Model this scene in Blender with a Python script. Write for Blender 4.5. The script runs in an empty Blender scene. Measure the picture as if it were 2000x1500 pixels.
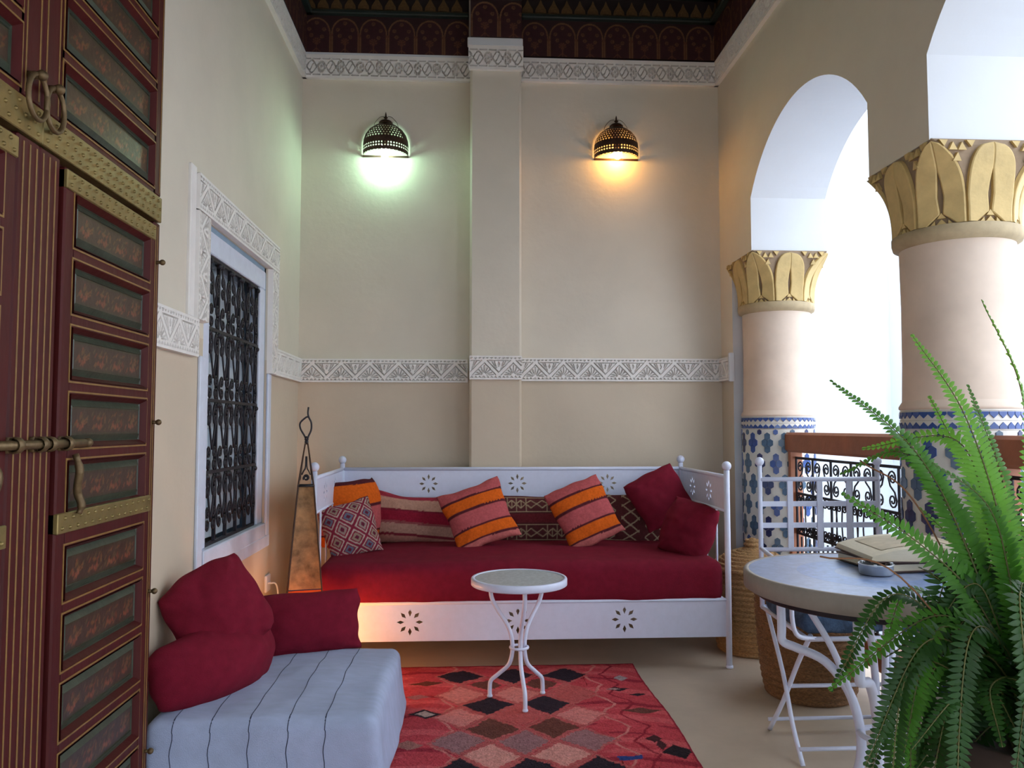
import bpy, bmesh, math, random
import numpy as np
from mathutils import Vector, Matrix, noise
PI = math.pi
random.seed(7)
SC = bpy.context.scene
COL = SC.collection

# ------------------------------------------------------------------ camera
cam_d = bpy.data.cameras.new('camera')
cam = bpy.data.objects.new('camera', cam_d)
COL.objects.link(cam)
cam_d.sensor_width = 36.0
cam_d.lens = 1540 / 2000 * 36
cam_d.clip_start = 0.02
cam.location = (0, 0, 1.08)
PITCH = math.atan(85 / 1540)
cam.rotation_euler = (PI / 2 + PITCH, 0, -math.atan(85 / 1540))
SC.camera = cam

# ------------------------------------------------------------------ sky, sun, exposure
w = bpy.data.worlds.new('sky')
SC.world = w
w.use_nodes = True
bg = w.node_tree.nodes['Background']
bg.inputs[0].default_value = (0.72, 0.85, 1.0, 1)
bg.inputs[1].default_value = 3.6
sun_d = bpy.data.lights.new('sun', 'SUN')
sun_d.energy = 11
sun_d.angle = 0.01
sun_d.color = (1.0, 0.97, 0.93)
sun = bpy.data.objects.new('sun', sun_d)
COL.objects.link(sun)
sun.rotation_euler = (math.radians(-4), math.radians(-52), 0)   # shines from over the roof onto the far courtyard wall
SC.view_settings.view_transform = 'Standard'
SC.view_settings.look = 'None'
SC.view_settings.gamma = 1
SC.view_settings.use_curve_mapping = False
SC.view_settings.exposure = 0.18

# ------------------------------------------------------------------ helpers
def lin(c):
    return tuple(((x / 12.92) if x <= 0.04045 else ((x + 0.055) / 1.055) ** 2.4) for x in c)

def hexc(s):
    return lin(tuple(int(s[i:i + 2], 16) / 255 for i in (0, 2, 4)))

MATS = {}
def mat(name, col=(0.8, 0.8, 0.8), rough=0.6, var=0.08, scale=8.0, bump=0.0, bscale=60.0, metal=0.0, attr=False,
        split=None, spec=0.5, translucent=0.0, detail=4.0, stretch=(1, 1, 1), emit=0.0):
    """procedural material: noise tinted base (or the mesh's own dyed colours), fine noise bump"""
    if name in MATS:
        return MATS[name]
    m = bpy.data.materials.new(name)
    m.use_nodes = True
    nt = m.node_tree
    N, L = nt.nodes, nt.links
    b = N['Principled BSDF']
    b.inputs['Roughness'].default_value = rough
    b.inputs['Metallic'].default_value = metal
    b.inputs['Specular IOR Level'].default_value = spec
    tc = N.new('ShaderNodeTexCoord')
    mp = N.new('ShaderNodeMapping')
    mp.inputs['Scale'].default_value = stretch
    L.new(tc.outputs['Object'], mp.inputs['Vector'])
    nz = N.new('ShaderNodeTexNoise')
    nz.inputs['Scale'].default_value = scale
    nz.inputs['Detail'].default_value = detail
    nz.inputs['Roughness'].default_value = 0.6
    L.new(mp.outputs[0], nz.inputs['Vector'])
    mr = N.new('ShaderNodeMapRange')
    mr.inputs['From Min'].default_value = 0.3
    mr.inputs['From Max'].default_value = 0.7
    mr.inputs['To Min'].default_value = 1 - var
    mr.inputs['To Max'].default_value = 1 + var
    L.new(nz.outputs['Fac'], mr.inputs['Value'])
    mul = N.new('ShaderNodeVectorMath')
    mul.operation = 'SCALE'
    L.new(mr.outputs[0], mul.inputs['Scale'])
    if attr:
        at = N.new('ShaderNodeAttribute')
        at.attribute_name = 'Col'
        L.new(at.outputs['Color'], mul.inputs[0])
    elif split:
        z, low = split
        sx = N.new('ShaderNodeSeparateXYZ')
        ge = N.new('ShaderNodeNewGeometry')
        L.new(ge.outputs['Position'], sx.inputs[0])
        lt = N.new('ShaderNodeMath')
        lt.operation = 'LESS_THAN'
        lt.inputs[1].default_value = z
        L.new(sx.outputs['Z'], lt.inputs[0])
        mx = N.new('ShaderNodeMix')
        mx.data_type = 'RGBA'
        mx.inputs[6].default_value = (*col, 1)
        mx.inputs[7].default_value = (*low, 1)
        L.new(lt.outputs[0], mx.inputs[0])
        L.new(mx.outputs[2], mul.inputs[0])
    else:
        mul.inputs[0].default_value = col
    L.new(mul.outputs[0], b.inputs['Base Color'])
    if bump:
        n2 = N.new('ShaderNodeTexNoise')
        n2.inputs['Scale'].default_value = bscale
        n2.inputs['Detail'].default_value = 3
        L.new(mp.outputs[0], n2.inputs['Vector'])
        bp = N.new('ShaderNodeBump')
        bp.inputs['Strength'].default_value = bump
        bp.inputs['Distance'].default_value = 0.01
        L.new(n2.outputs['Fac'], bp.inputs['Height'])
        L.new(bp.outputs[0], b.inputs['Normal'])
    if emit:
        b.inputs['Emission Color'].default_value = (*col, 1)
        b.inputs['Emission Strength'].default_value = emit
    if translucent:
        tr = N.new('ShaderNodeBsdfTranslucent')
        L.new(mul.outputs[0], tr.inputs['Color'])
        ms = N.new('ShaderNodeMixShader')
        ms.inputs[0].default_value = translucent
        L.new(b.outputs[0], ms.inputs[1])
        L.new(tr.outputs[0], ms.inputs[2])
        L.new(ms.outputs[0], N['Material Output'].inputs['Surface'])
    MATS[name] = m
    return m

class MB:
    """collects vertices and faces, then becomes one mesh object"""
    def __init__(s):
        s.v = []; s.f = []; s.mi = []; s.c = None; s.cm = 0
    def add(s, vs, fs):
        o = len(s.v)
        s.v.extend(tuple(p) for p in vs)
        s.f.extend(tuple(i + o for i in q) for q in fs)
        s.mi.extend([s.cm] * len(fs))
        return o
    def box(s, lo, hi):
        x0, y0, z0 = lo; x1, y1, z1 = hi
        s.add([(x0, y0, z0), (x1, y0, z0), (x1, y1, z0), (x0, y1, z0), (x0, y0, z1), (x1, y0, z1), (x1, y1, z1), (x0, y1, z1)],
              [(3, 2, 1, 0), (4, 5, 6, 7), (0, 1, 5, 4), (1, 2, 6, 5), (2, 3, 7, 6), (3, 0, 4, 7)])
        return s
    def bbox(s, lo, hi, b=0.004):
        """box with bevelled edges"""
        bm = bmesh.new()
        bmesh.ops.create_cube(bm, size=1)
        lo = Vector(lo); hi = Vector(hi)
        for v in bm.verts:
            v.co = Vector([(lo[i] + hi[i]) / 2 + v.co[i] * (hi[i] - lo[i]) for i in range(3)])
        bmesh.ops.bevel(bm, geom=bm.edges[:], offset=b, segments=1, affect='EDGES')
        bm.verts.index_update()
        s.add([v.co[:] for v in bm.verts], [[v.index for v in f.verts] for f in bm.faces])
        bm.free()
        return s
    def tube(s, path, r, n=8, closed=False, cap=True):
        P = [Vector(p) for p in path]
        m = len(P)
        rs = r if isinstance(r, (list, tuple)) else [r] * m
        vs = []; fs = []
        up = None
        for i in range(m):
            if closed:
                t = P[(i + 1) % m] - P[i - 1]
            else:
                t = P[min(i + 1, m - 1)] - P[max(i - 1, 0)]
            if t.length < 1e-9:
                t = Vector((0, 0, 1))
            t.normalize()
            if up is None:
                a = Vector((0, 0, 1)) if abs(t.z) < 0.9 else Vector((1, 0, 0))
                up = (a - t * a.dot(t)).normalized()
            else:
                up = up - t * up.dot(t)
                if up.length < 1e-6:
                    up = t.orthogonal()
                up.normalize()
            sd = t.cross(up)
            for k in range(n):
                a = 2 * PI * k / n
                vs.append(P[i] + (up * math.cos(a) + sd * math.sin(a)) * rs[i])
        for i in range(m if closed else m - 1):
            j = (i + 1) % m
            for k in range(n):
                k2 = (k + 1) % n
                fs.append((i * n + k, i * n + k2, j * n + k2, j * n + k))
        if cap and not closed:
            fs.append(tuple(range(n - 1, -1, -1)))
            fs.append(tuple((m - 1) * n + k for k in range(n)))
        s.add(vs, fs)
        return s
    def lathe(s, prof, n=32, c=(0, 0, 0), a0=0, a1=2 * PI, cap=False):
        full = abs(a1 - a0 - 2 * PI) < 1e-6
        m = n if full else n + 1
        vs = []; fs = []
        for (r, z) in prof:
            for k in range(m):
                a = a0 + (a1 - a0) * k / n
                vs.append((c[0] + r * math.cos(a), c[1] + r * math.sin(a), c[2] + z))
        for i in range(len(prof) - 1):
            for k in range(n):
                k2 = (k + 1) % m
                fs.append((i * m + k, i * m + k2, (i + 1) * m + k2, (i + 1) * m + k))
        if cap:
            fs.append(tuple(range(m - 1, -1, -1)))
            fs.append(tuple((len(prof) - 1) * m + k for k in range(m)))
        s.add(vs, fs)
        return s
    def ball(s, c, r, n=12):
        pr = [(max(r * math.sin(PI * i / n), 1e-4), -r * math.cos(PI * i / n)) for i in range(n + 1)]
        return s.lathe(pr, n * 2 if n < 10 else 16, c)
    def prism(s, pts, y0, y1):
        """polygon given in (x,z), extruded in y from y0 (front) to y1"""
        n = len(pts)
        vs = [(x, y0, z) for x, z in pts] + [(x, y1, z) for x, z in pts]
        fs = [tuple(range(n)), tuple(range(2 * n - 1, n - 1, -1))]
        fs += [((i + 1) % n, i, n + i, n + (i + 1) % n) for i in range(n)]
        s.add(vs, fs)
        return s
    def mesh(s, name, mats, smooth=False):
        me = bpy.data.meshes.new(name)
        me.from_pydata(s.v, [], s.f)
        ml = mats if isinstance(mats, (list, tuple)) else [mats]
        for m in ml:
            me.materials.append(m)
        if len(ml) > 1:
            me.polygons.foreach_set('material_index', s.mi)
        if s.c is not None:
            ca = me.color_attributes.new('Col', 'FLOAT_COLOR', 'POINT')
            arr = np.ones((len(s.v), 4), dtype=np.float32)
            arr[:, :3] = np.asarray(s.c, dtype=np.float32)
            ca.data.foreach_set('color', arr.ravel())
        if smooth:
            me.polygons.foreach_set('use_smooth', [True] * len(me.polygons))
        me.update()
        return me
    def build(s, name, mats, parent=None, smooth=False, loc=(0, 0, 0), rotz=0):
        return obj(name, s.mesh(name, mats, smooth), parent, loc, rotz)

def obj(name, me, parent=None, loc=(0, 0, 0), rotz=0):
    o = bpy.data.objects.new(name, me)
    COL.objects.link(o)
    o.location = loc
    o.rotation_euler = (0, 0, rotz)
    if parent:
        o.parent = parent
    return o

def thing(name, label, cat, loc=(0, 0, 0), rotz=0, group=None):
    o = bpy.data.objects.new(name, None)
    COL.objects.link(o)
    o.empty_display_size = 0.05
    o.location = loc
    o.rotation_euler = (0, 0, rotz)
    return tag(o, label, cat, group)

def tag(o, label, cat, group=None):
    o['label'] = label
    o['category'] = cat
    if group:
        o['group'] = group
    return o

def struct(o):
    o['kind'] = 'structure'
    return o

def gridmesh(X, Y, Z, flip=False):
    """faces of a (rows, cols) grid of points"""
    b = MB()
    r, c = X.shape
    b.v = np.stack([X.ravel(), Y.ravel(), Z.ravel()], 1).tolist()
    i = np.arange(r * c).reshape(r, c)
    q = np.stack([i[:-1, :-1], i[:-1, 1:], i[1:, 1:], i[1:, :-1]], -1).reshape(-1, 4)
    if flip:
        q = q[:, ::-1]
    b.f = q.tolist()
    b.mi = [0] * len(b.f)
    return b

def bez(p0, p1, p2, p3, n=12):
    p0, p1, p2, p3 = map(Vector, (p0, p1, p2, p3))
    return [p0 * (1 - t) ** 3 + p1 * 3 * t * (1 - t) ** 2 + p2 * 3 * t * t * (1 - t) + p3 * t ** 3 for t in (i / n for i in range(n + 1))]

def smoothpath(pts, n=6):
    """Catmull-Rom through the points"""
    P = [Vector(p) for p in pts]
    P = [P[0] * 2 - P[1]] + P + [P[-1] * 2 - P[-2]]
    out = []
    for i in range(1, len(P) - 2):
        for k in range(n):
            t = k / n
            out.append(0.5 * ((2 * P[i]) + (P[i + 1] - P[i - 1]) * t + (2 * P[i - 1] - 5 * P[i] + 4 * P[i + 1] - P[i + 2]) * t * t
                              + (3 * P[i] - P[i - 1] - 3 * P[i + 1] + P[i + 2]) * t ** 3))
    out.append(P[-2])
    return out

# ------------------------------------------------------------------ materials
CREAM = hexc('D9D0C0'); TAN = hexc('CDBEA9'); WHITE = hexc('D6D9DE')
M_wall = mat('wall_plaster', CREAM, 0.75, 0.05, 2.2, 0.12, 30, split=(1.40, TAN))
M_cream = mat('cream_plaster', CREAM, 0.75, 0.05, 2.2, 0.12, 30)
M_white = mat('white_plaster', WHITE, 0.7, 0.02, 3, 0.08, 25)
M_stucco = mat('carved_stucco', hexc('ECE8E4'), 0.8, 0.04, 12)
M_floor = mat('floor_tadelakt', hexc('B8A692'), 0.5, 0.14, 2.5, 0.06, 18)
M_paint = mat('white_metal_paint', hexc('D6DCF2'), 0.38, 0.03, 30, 0.03, 80)
M_iron = mat('black_iron', hexc('24222A'), 0.5, 0.2, 40, 0.15, 90, metal=0.3)
M_crimson = mat('crimson_cloth', hexc('74172B'), 0.9, 0.12, 30, 0.25, 400, spec=0.15)
M_dyed = mat('dyed_weave', attr=True, rough=0.95, var=0.16, scale=90, bump=0.35, bscale=300, spec=0.1)
M_oxblood = mat('oxblood_wood', hexc('461212'), 0.55, 0.18, 14, 0.12, 40, spec=0.25, stretch=(1, 1, 0.25))
M_moss = mat('green_wood', hexc('3A4236'), 0.35, 0.22, 22, 0.1, 40)
M_gold = mat('gold_line', hexc('80602F'), 0.5, 0.2, 40)
M_brass = mat('aged_brass', hexc('857448'), 0.45, 0.18, 25, 0.1, 60, metal=0.55)
M_bronze = mat('old_bronze', hexc('6E5B40'), 0.5, 0.25, 40, 0.15, 60, metal=0.6)
M_darkwood = mat('dark_ceiling_wood', hexc('2E1416'), 0.6, 0.2, 9, 0.15, 40)
M_rail = mat('red_brown_wood', hexc('A0603E'), 0.45, 0.15, 12, 0.1, 40, stretch=(1, 0.2, 1))
M_pink = mat('rose_tadelakt', hexc('D9C4B2'), 0.6, 0.09, 5, 0.06, 20)
M_ochre = mat('ochre_plaster', hexc('C6AA70'), 0.6, 0.14, 16, 0.12, 50)
M_stone = mat('carved_ground', hexc('8E7860'), 0.75, 0.1, 25, 0.1, 60)
M_collar = mat('collar_stone', hexc('B09C7A'), 0.7, 0.1, 25, 0.1, 60)
M_glaze = mat('white_glaze', hexc('CFCAC2'), 0.3, 0.06, 14, 0.06, 50)
M_blue = [mat('blue_glaze', hexc('34508E'), 0.2, 0.2, 30), mat('slate_glaze', hexc('4E667E'), 0.22, 0.2, 30), mat('navy_glaze', hexc('2C3660'), 0.22, 0.2, 30)]

# ------------------------------------------------------------------ room shell
XL, XR, XO, YB, YN = -0.96, 1.47, 1.87, 4.5, -1.0
ZC = 3.95
struct(MB().box((XL - 0.4, -6.0, -0.2), (XO, YB + 0.3, 0)).build('floor', M_floor))   # runs on behind the camera as an added terrace, open for fill light
WY0, WY1, WZ0, WZ1 = 2.90, 3.80, 0.57, 1.838          # window opening
b = MB()
for lo, hi in (((YN, 0), (WY0, ZC)), ((WY1, 0), (YB, ZC)), ((WY0, 0), (WY1, WZ0)), ((WY0, WZ1), (WY1, ZC))):
    b.box((XL - 0.35, lo[0], lo[1]), (XL, hi[0], hi[1]))
wall_left = struct(b.build('wall_left', M_wall))
wall_back = struct(MB().box((XL - 0.35, YB, 0), (XO, YB + 0.3, ZC)).build('wall_back', M_wall))
struct(MB().box((XL - 0.35, YN - 0.3, 1.95), (XO, YN, ZC)).build('wall_fill_opening', M_wall))   # unseen end wall; gap below it shaped to let low fill light in
struct(MB().box((0.45, YN - 0.3, 0), (XO, YN, 1.0)).build('wall_shade_block', M_wall))  # unseen low wall added to keep light off the fern and chair
struct(MB().box((XL - 0.4, -6.2, -0.2), (XO, -6.0, 1.0)).build('wall_terrace_added', M_white))  # edge of the terrace added behind the camera for fill light
# pilaster in the middle of the back wall
MB().bbox((0.005, YB - 0.13, 0), (0.295, YB + 0.01, 3.2), 0.012).build('pilaster', M_wall, wall_back)
MB().box((0.006, YB - 0.13, 3.2), (0.294, YB + 0.01, ZC)).build('pilaster_head', M_darkwood, wall_back)
# arcade
COLS = [4.18, 2.59, 1.00, -0.59]
HP = 0.19
ys = []          # (y, underside z)
def arch(y, c, hs=0.605, rise=0.31, zs=2.28):
    R = (hs * hs + rise * rise) / (2 * rise)
    return zs + rise - R + math.sqrt(max(R * R - (y - c) ** 2, 0))
ys = [(YB, 0.0), (4.30, 0.0), (4.30, 2.0), (COLS[0] - HP, 2.0)]
for a, c in zip(COLS[:-1], COLS[1:]):
    y1, y0 = a - HP, c + HP
    mid = (y0 + y1) / 2
    hs = (y1 - y0) / 2
    for k in range(33):
        y = y1 + (y0 - y1) * k / 32
        ys.append((y, arch(y, mid, hs)))
    ys += [(y0, 2.0), (c - HP, 2.0)]
ys += [(YN, 2.0)]
b = MB()
n = len(ys)
vs = []
for (y, z) in ys:
    vs += [(XR, y, z), (XR, y, ZC), (XO, y, z), (XO, y, ZC)]
b.add(vs, [])
for i in range(n - 1):
    o = 4 * i; p = o + 4
    if abs(ys[i][0] - ys[i + 1][0]) > 1e-6:
        b.f += [(o, o + 1, p + 1, p), (o + 2, p + 2, p + 3, o + 3)]; b.mi += [0, 0]
    b.f.append((o, p, p + 2, o + 2)); b.mi.append(1)
wall_right = struct(b.build('wall_right', [M_wall, M_white]))
struct(MB().box((XL - 0.4, YN, ZC), (XO + 0.02, YB + 0.3, ZC + 0.25)).build('ceiling', M_darkwood))
ceil = bpy.data.objects['ceiling']
for k in range(9):
    y = 4.2 - k * 0.6
    MB().bbox((XL, y - 0.05, ZC - 0.12), (XR, y + 0.05, ZC + 0.01), 0.006).build('beam', M_darkwood, ceil)

# courtyard beyond the arcade: tall white walls, ground one storey down
struct(MB().box((7.0, -9, -4), (7.3, 13, 7.5)).build('wall_courtyard_far', M_white))
struct(MB().box((XO, 12.7, -4), (7.3, 13, 7.5)).build('wall_courtyard_end', M_white))
struct(MB().box((XO, -9, -4), (7.3, -8.7, 7.5)).build('wall_courtyard_near', M_white))
struct(MB().box((XO - 0.4, -9, -4.2), (7.3, 13, -4)).build('floor_courtyard', M_white))
struct(MB().box((XO - 0.4, -9, -4), (XO, 13, -0.2)).build('wall_courtyard_side', M_white))
struct(MB().box((XO - 0.4, YB + 0.3, -0.2), (XO, 13, 5.0)).build('wall_courtyard_flank', M_white))
struct(MB().box((XL - 0.4, YN, ZC + 0.25), (XO, YB + 0.3, 5.0)).build('wall_parapet', M_white))

# ------------------------------------------------------------------ carved stucco bands
def carved(name, L, H, func, loc, rotz, depth=0.021, res=0.003, base=0.003, parent=None, slant=0):
    nx = int(L / res) + 1; nz = int(H / res) + 1
    U, V = np.meshgrid(np.linspace(0, L, nx), np.linspace(0, 1, nz))
    m = func(U, V).astype(float)
    Yv = -(base + depth * m)
    Yv[0, :] = Yv[-1, :] = 0; Yv[:, 0] = Yv[:, -1] = 0
    Yv[1, :] = Yv[-2, :] = -(base + depth); Yv[:, 1] = Yv[:, -2] = -(base + depth)
    Uc = U.copy(); Vc = V.copy()
    Uc[:, 1] = Uc[:, 0]; Uc[:, -2] = Uc[:, -1]; Vc[1] = Vc[0]; Vc[-2] = Vc[-1]
    b = gridmesh(Uc, Yv, Vc * H)
    o = b.build(name, M_stucco, parent, loc=loc, rotz=rotz)
    if parent is None:
        struct(o)
    return o

def edge_rows(U, V, m, rows, per=0.022):
    t = (U / per) % 1
    for a, c, up in rows:
        wv = (V - a) / (c - a)
        if not up:
            wv = 1 - wv
        m[(wv > 0) & (wv < 1) & (np.abs(t - 0.5) < 0.43 * (1 - wv))] = 0

def dado_fn(P=0.161, H=0.13):
    def fn(U, V):
        m = np.ones_like(U)
        edge_rows(U, V, m, ((0.08, 0.15, True), (0.86, 0.93, False)))
        zh = 0.62 * H
        vm = (V - 0.19) / 0.62
        inz = (vm > 0) & (vm < 1)
        t = (U / P) % 1
        z = 1 - np.abs(t * 2 - 1)
        d = (vm - z) * zh * 0.72
        m[inz & (np.abs(d) > 0.0085) & (np.abs(d) < 0.0125)] = 0
        dx = (t - 0.5) * P; dz = vm * zh
        r = np.hypot(dx, dz); an = np.arctan2(dx, dz)
        k = np.abs(an / 0.42 - np.round(an / 0.42)) * 0.42 * r
        m[inz & (d < -0.016) & (k < 0.0026) & (r > 0.012) & (r < 0.055)] = 0
        m[inz & (d < -0.02) & (vm < 0.06) & (np.abs(dx) > 0.012)] = 0
        dx2 = ((t + 0.5) % 1 - 0.5) * P; dz2 = (1 - vm) * zh
        m[inz & (np.abs(dx2) / 0.006 + np.abs(dz2 - 0.022) / 0.015 < 1)] = 0
        for q in (0.5, 1.0):
            m[inz & (d > 0.016) & (np.abs(np.abs(dx2) - 0.012 - q * (0.05 - dz2) * 0.6) < 0.0028) & (dz2 > 0.006)] = 0
        m[inz & (d > 0.016) & (dz2 < 0.004)] = 0
        return m
    return fn

def cornice_fn(P=0.22, H=0.14):
    def fn(U, V):
        m = np.ones_like(U)
        zh = 0.72 * H
        zz = (V - 0.12) / 0.72
        inz = (zz > 0) & (zz < 1)
        t = (U / P) % 1
        far = np.full_like(U, 9.0)
        for ph, rx, rz in ((0.0, 0.021, 0.042), (0.5, 0.024, 0.036)):
            dx = ((t - ph + 0.5) % 1 - 0.5) * P; dz = (zz - 0.5) * zh
            e = np.hypot(dx / rx, dz / rz); an = np.arctan2(dz / rz, dx / rx)
            far = np.minimum(far, e)
            m[inz & (e > 0.55) & (e < 1.0) & (np.abs(np.sin(3 * an)) > 0.3)] = 0
            m[inz & (e < 0.3)] = 0
        c = 0.5 + 0.36 * np.cos(4 * PI * U / P)
        for s in (1, -1):
            cc = 0.5 + s * (c - 0.5)
            m[inz & (far > 1.15) & (np.abs(zz - cc) * zh < 0.0042) & (np.abs(np.sin(26 * PI * U / P)) > 0.25)] = 0
        c2 = 0.5 + 0.2 * np.sin(8 * PI * U / P)
        m[inz & (far > 1.35) & (np.abs(zz - c2) * zh < 0.0045)] = 0
        dash = np.abs(np.sin(4 * PI * U / P)) > 0.35
        m[inz & dash & ((zz < 0.05) | (zz > 0.95))] = 0
        return m
    return fn

DF = dado_fn(); CF = cornice_fn()
# dado band
for nm, L, loc, rz in (('trim_1', 0.955, (XL, YB, 1.335), 0), ('trim_2', 0.29, (0.005, YB - 0.13, 1.345), 0), ('trim_3', 1.165, (0.300, YB, 1.345), 0),
                       ('trim_4', 0.60, (XL, 3.90, 1.335), PI / 2), ('trim_5', 0.43, (XL, 2.36, 1.325), PI / 2)):
    carved(nm, L, 0.132, DF, loc, rz, depth=0.013, base=0.010)
carved('trim_6', 0.2, 0.132, DF, (XR, YB, 1.345), -PI / 2)
struct(MB().bbox((XR - 0.03, 4.275, 1.335), (XR + 0.002, 4.30, 1.495), 0.004).build('trim_7', M_white))
# cornice band
for nm, L, loc, rz in (('trim_8', 0.965, (XL, YB, 3.085), 0), ('trim_9', 0.31, (-0.006, YB - 0.13, 3.10), 0), ('trim_10', 1.175, (0.300, YB, 3.095), 0),
                       ('trim_11', 3.2, (XL, YB - 3.2, 3.085), PI / 2), ('trim_12', 3.2, (XR, YB, 3.095), -PI / 2)):
    carved(nm, L, 0.138, CF, loc, rz, res=0.003)
# plaster ledges above and below the cornice
struct(MB().bbox((-0.012, YB - 0.155, 3.235), (0.302, YB - 0.12, 3.285), 0.005).build('trim_13', M_white))
for nm, lo, hi in (('trim_14', (XL, YB - 0.02, 3.222), (XR, YB, 3.237)), ('trim_15', (XL, 0.5, 3.222), (XL + 0.02, YB, 3.237)), ('trim_16', (XR - 0.02, 0.5, 3.232), (XR, YB, 3.245))):
    struct(MB().box(lo, hi).build(nm, M_white))

# ------------------------------------------------------------------ painted wooden frieze under the ceiling
ARC = 0.162
def paint_arches(U, Z, H):
    """colours of the painted arcade: brown-red ground, gilt arch outlines, blossoms and small trees"""
    C = np.empty(U.shape + (3,)); C[:] = hexc('35151A')
    gilt = np.array(hexc('6A4A30')); dull = np.array(hexc('5A3624')); dark = np.array(hexc('2A1216'))
    t = (U / ARC) % 1; dx = (t - 0.5) * ARC
    zs = H * 0.52; R = ARC * 0.46
    r = np.hypot(dx, (Z - zs) * R / (H * 0.40))
    inside = ((Z < zs) & (np.abs(dx) < R)) | ((Z >= zs) & (r < R))
    C[~inside] = dark
    line = ((Z < zs) & (np.abs(np.abs(dx) - R) < 0.0042)) | ((Z >= zs) & (np.abs(r - R) < 0.0042))
    C[line] = gilt
    C[(np.abs(np.abs(dx) - ARC / 2) < 0.004) & (Z < zs * 0.95)] = dull
    C[(np.abs(np.abs(dx) - ARC / 2) < 0.011) & (np.abs(Z - zs * 0.9) < 0.006)] = dull
    for bx, bz in ((0, 0.80), (-0.042, 0.62), (0.042, 0.62), (-0.03, 0.45), (0.03, 0.42)):
        q = np.hypot(dx - bx, Z - bz * H)
        C[(q < 0.011) & (q > 0.006)] = gilt * 0.8
        C[q < 0.004] = dull
    q = np.hypot(dx / 1.2, Z - 0.30 * H)
    C[(np.abs(dx) < 0.003) & (Z < 0.3 * H)] = dull
    C[(q < 0.02) & (np.abs(np.sin(np.arctan2(Z - 0.3 * H, dx) * 4)) > 0.5)] = dull
    C[(np.abs(np.abs(dx) - (0.10 * H - Z) * 1.1) < 0.004) & (Z < 0.1 * H)] = dull
    return C
M_frieze = mat('painted_frieze', attr=True, rough=0.55, var=0.2, scale=40, bump=0.1, bscale=60)

def frieze(name, L, loc, rz, n_tri=True):
    H = 0.215
    nx, nz = int(L / 0.0035) + 1, int(H / 0.0035) + 1
    U, Z = np.meshgrid(np.linspace(0, L, nx), np.linspace(0, H, nz))
    b = gridmesh(U, np.full_like(U, -0.025), Z)
    b.c = paint_arches(U, Z, H).reshape(-1, 3)
    o = struct(b.build(name, M_frieze, loc=loc, rotz=rz))
    MB().box((0, -0.024, 0), (L, 0, H)).build('backing_board', M_darkwood, o)
    # mouldings
    g = MB()
    g.bbox((0, -0.06, H), (L, 0, H + 0.022), 0.005)
    g.build('moulding', M_moss2, o)
    g = MB(); g.bbox((0, -0.045, H + 0.022), (L, 0, H + 0.034), 0.003)
    g.build('moulding', M_gilt2, o)
    g = MB(); g.box((0, -0.012, H + 0.034), (L, 0, H + 0.15))
    g.build('upper_board', M_black_wood, o)
    g = MB(); g.bbox((0, -0.09, H + 0.15), (L, 0, H + 0.18), 0.006)
    g.build('moulding', M_moss2, o)
    g = MB(); g.bbox((0, -0.12, H + 0.18), (L, 0, ZC - loc[2]), 0.006)
    g.build('upper_board', M_darkwood, o)
    p = 0.077
    k = 0
    while (k + 1) * p <= L + 0.001:
        x = (k + 0.5) * p
        ob = obj('pendant', TRI_ME, o, (x, -0.012, H + 0.036))
        k += 1
    return o
M_moss2 = mat('frieze_green', hexc('1E2A28'), 0.5, 0.2, 30)
M_gilt2 = mat('frieze_gilt', hexc('4A4028'), 0.5, 0.25, 60)
M_black_wood = mat('frieze_dark', hexc('1E1214'), 0.6, 0.2, 20)
M_tri = mat('frieze_leaf', hexc('5E4628'), 0.55, 0.3, 60)
tb = MB()
tb.prism([(-0.034, 0), (0.034, 0), (0.03, 0.03), (0.012, 0.06), (0.0, 0.09), (-0.012, 0.06), (-0.03, 0.03)], -0.012, 0)
tb.prism([(-0.018, 0.008), (0.018, 0.008), (0.012, 0.032), (0.0, 0.06), (-0.012, 0.032)], -0.018, -0.011)
TRI_ME = tb.mesh('pendant', M_tri)
frieze('trim_17', 0.955, (XL, YB, 3.237), 0)
frieze('trim_18', 1.17, (0.300, YB, 3.245), 0)
frieze('trim_19', 3.2, (XL, YB - 3.2, 3.237), PI / 2)
frieze('trim_20', 3.2, (XR, YB, 3.245), -PI / 2)
frieze('trim_21', 0.29, (0.005, YB - 0.135, 3.285), 0)

# ------------------------------------------------------------------ columns
CAP0, CAP1 = 1.735, 2.0
def cap_point(k, s, t, off):
    """point on facet k (0 faces -y, then turning to +x) of a capital going from a round foot to a square top"""
    R0, a = 0.192, 0.203
    g = math.radians(22.5 + 22.5 * t ** 3.4)
    rr = R0 / 1.0 + (a * math.sqrt(2) - R0) * t ** 2.6
    even = (k % 2 == 0)
    half = g if even else math.radians(45) - g
    phi = math.radians(-90 + 45 * k)
    p0 = Vector((rr * math.cos(phi - half), rr * math.sin(phi - half), 0))
    p1 = Vector((rr * math.cos(phi + half), rr * math.sin(phi + half), 0))
    p = p0.lerp(p1, (s + 1) / 2)
    nrm = Vector((math.cos(phi), math.sin(phi), -0.3 * t)).normalized()
    p = p + nrm * off
    p.z += CAP0 + (CAP1 - CAP0) * t
    return p, (p1 - p0).length / 2

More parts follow.
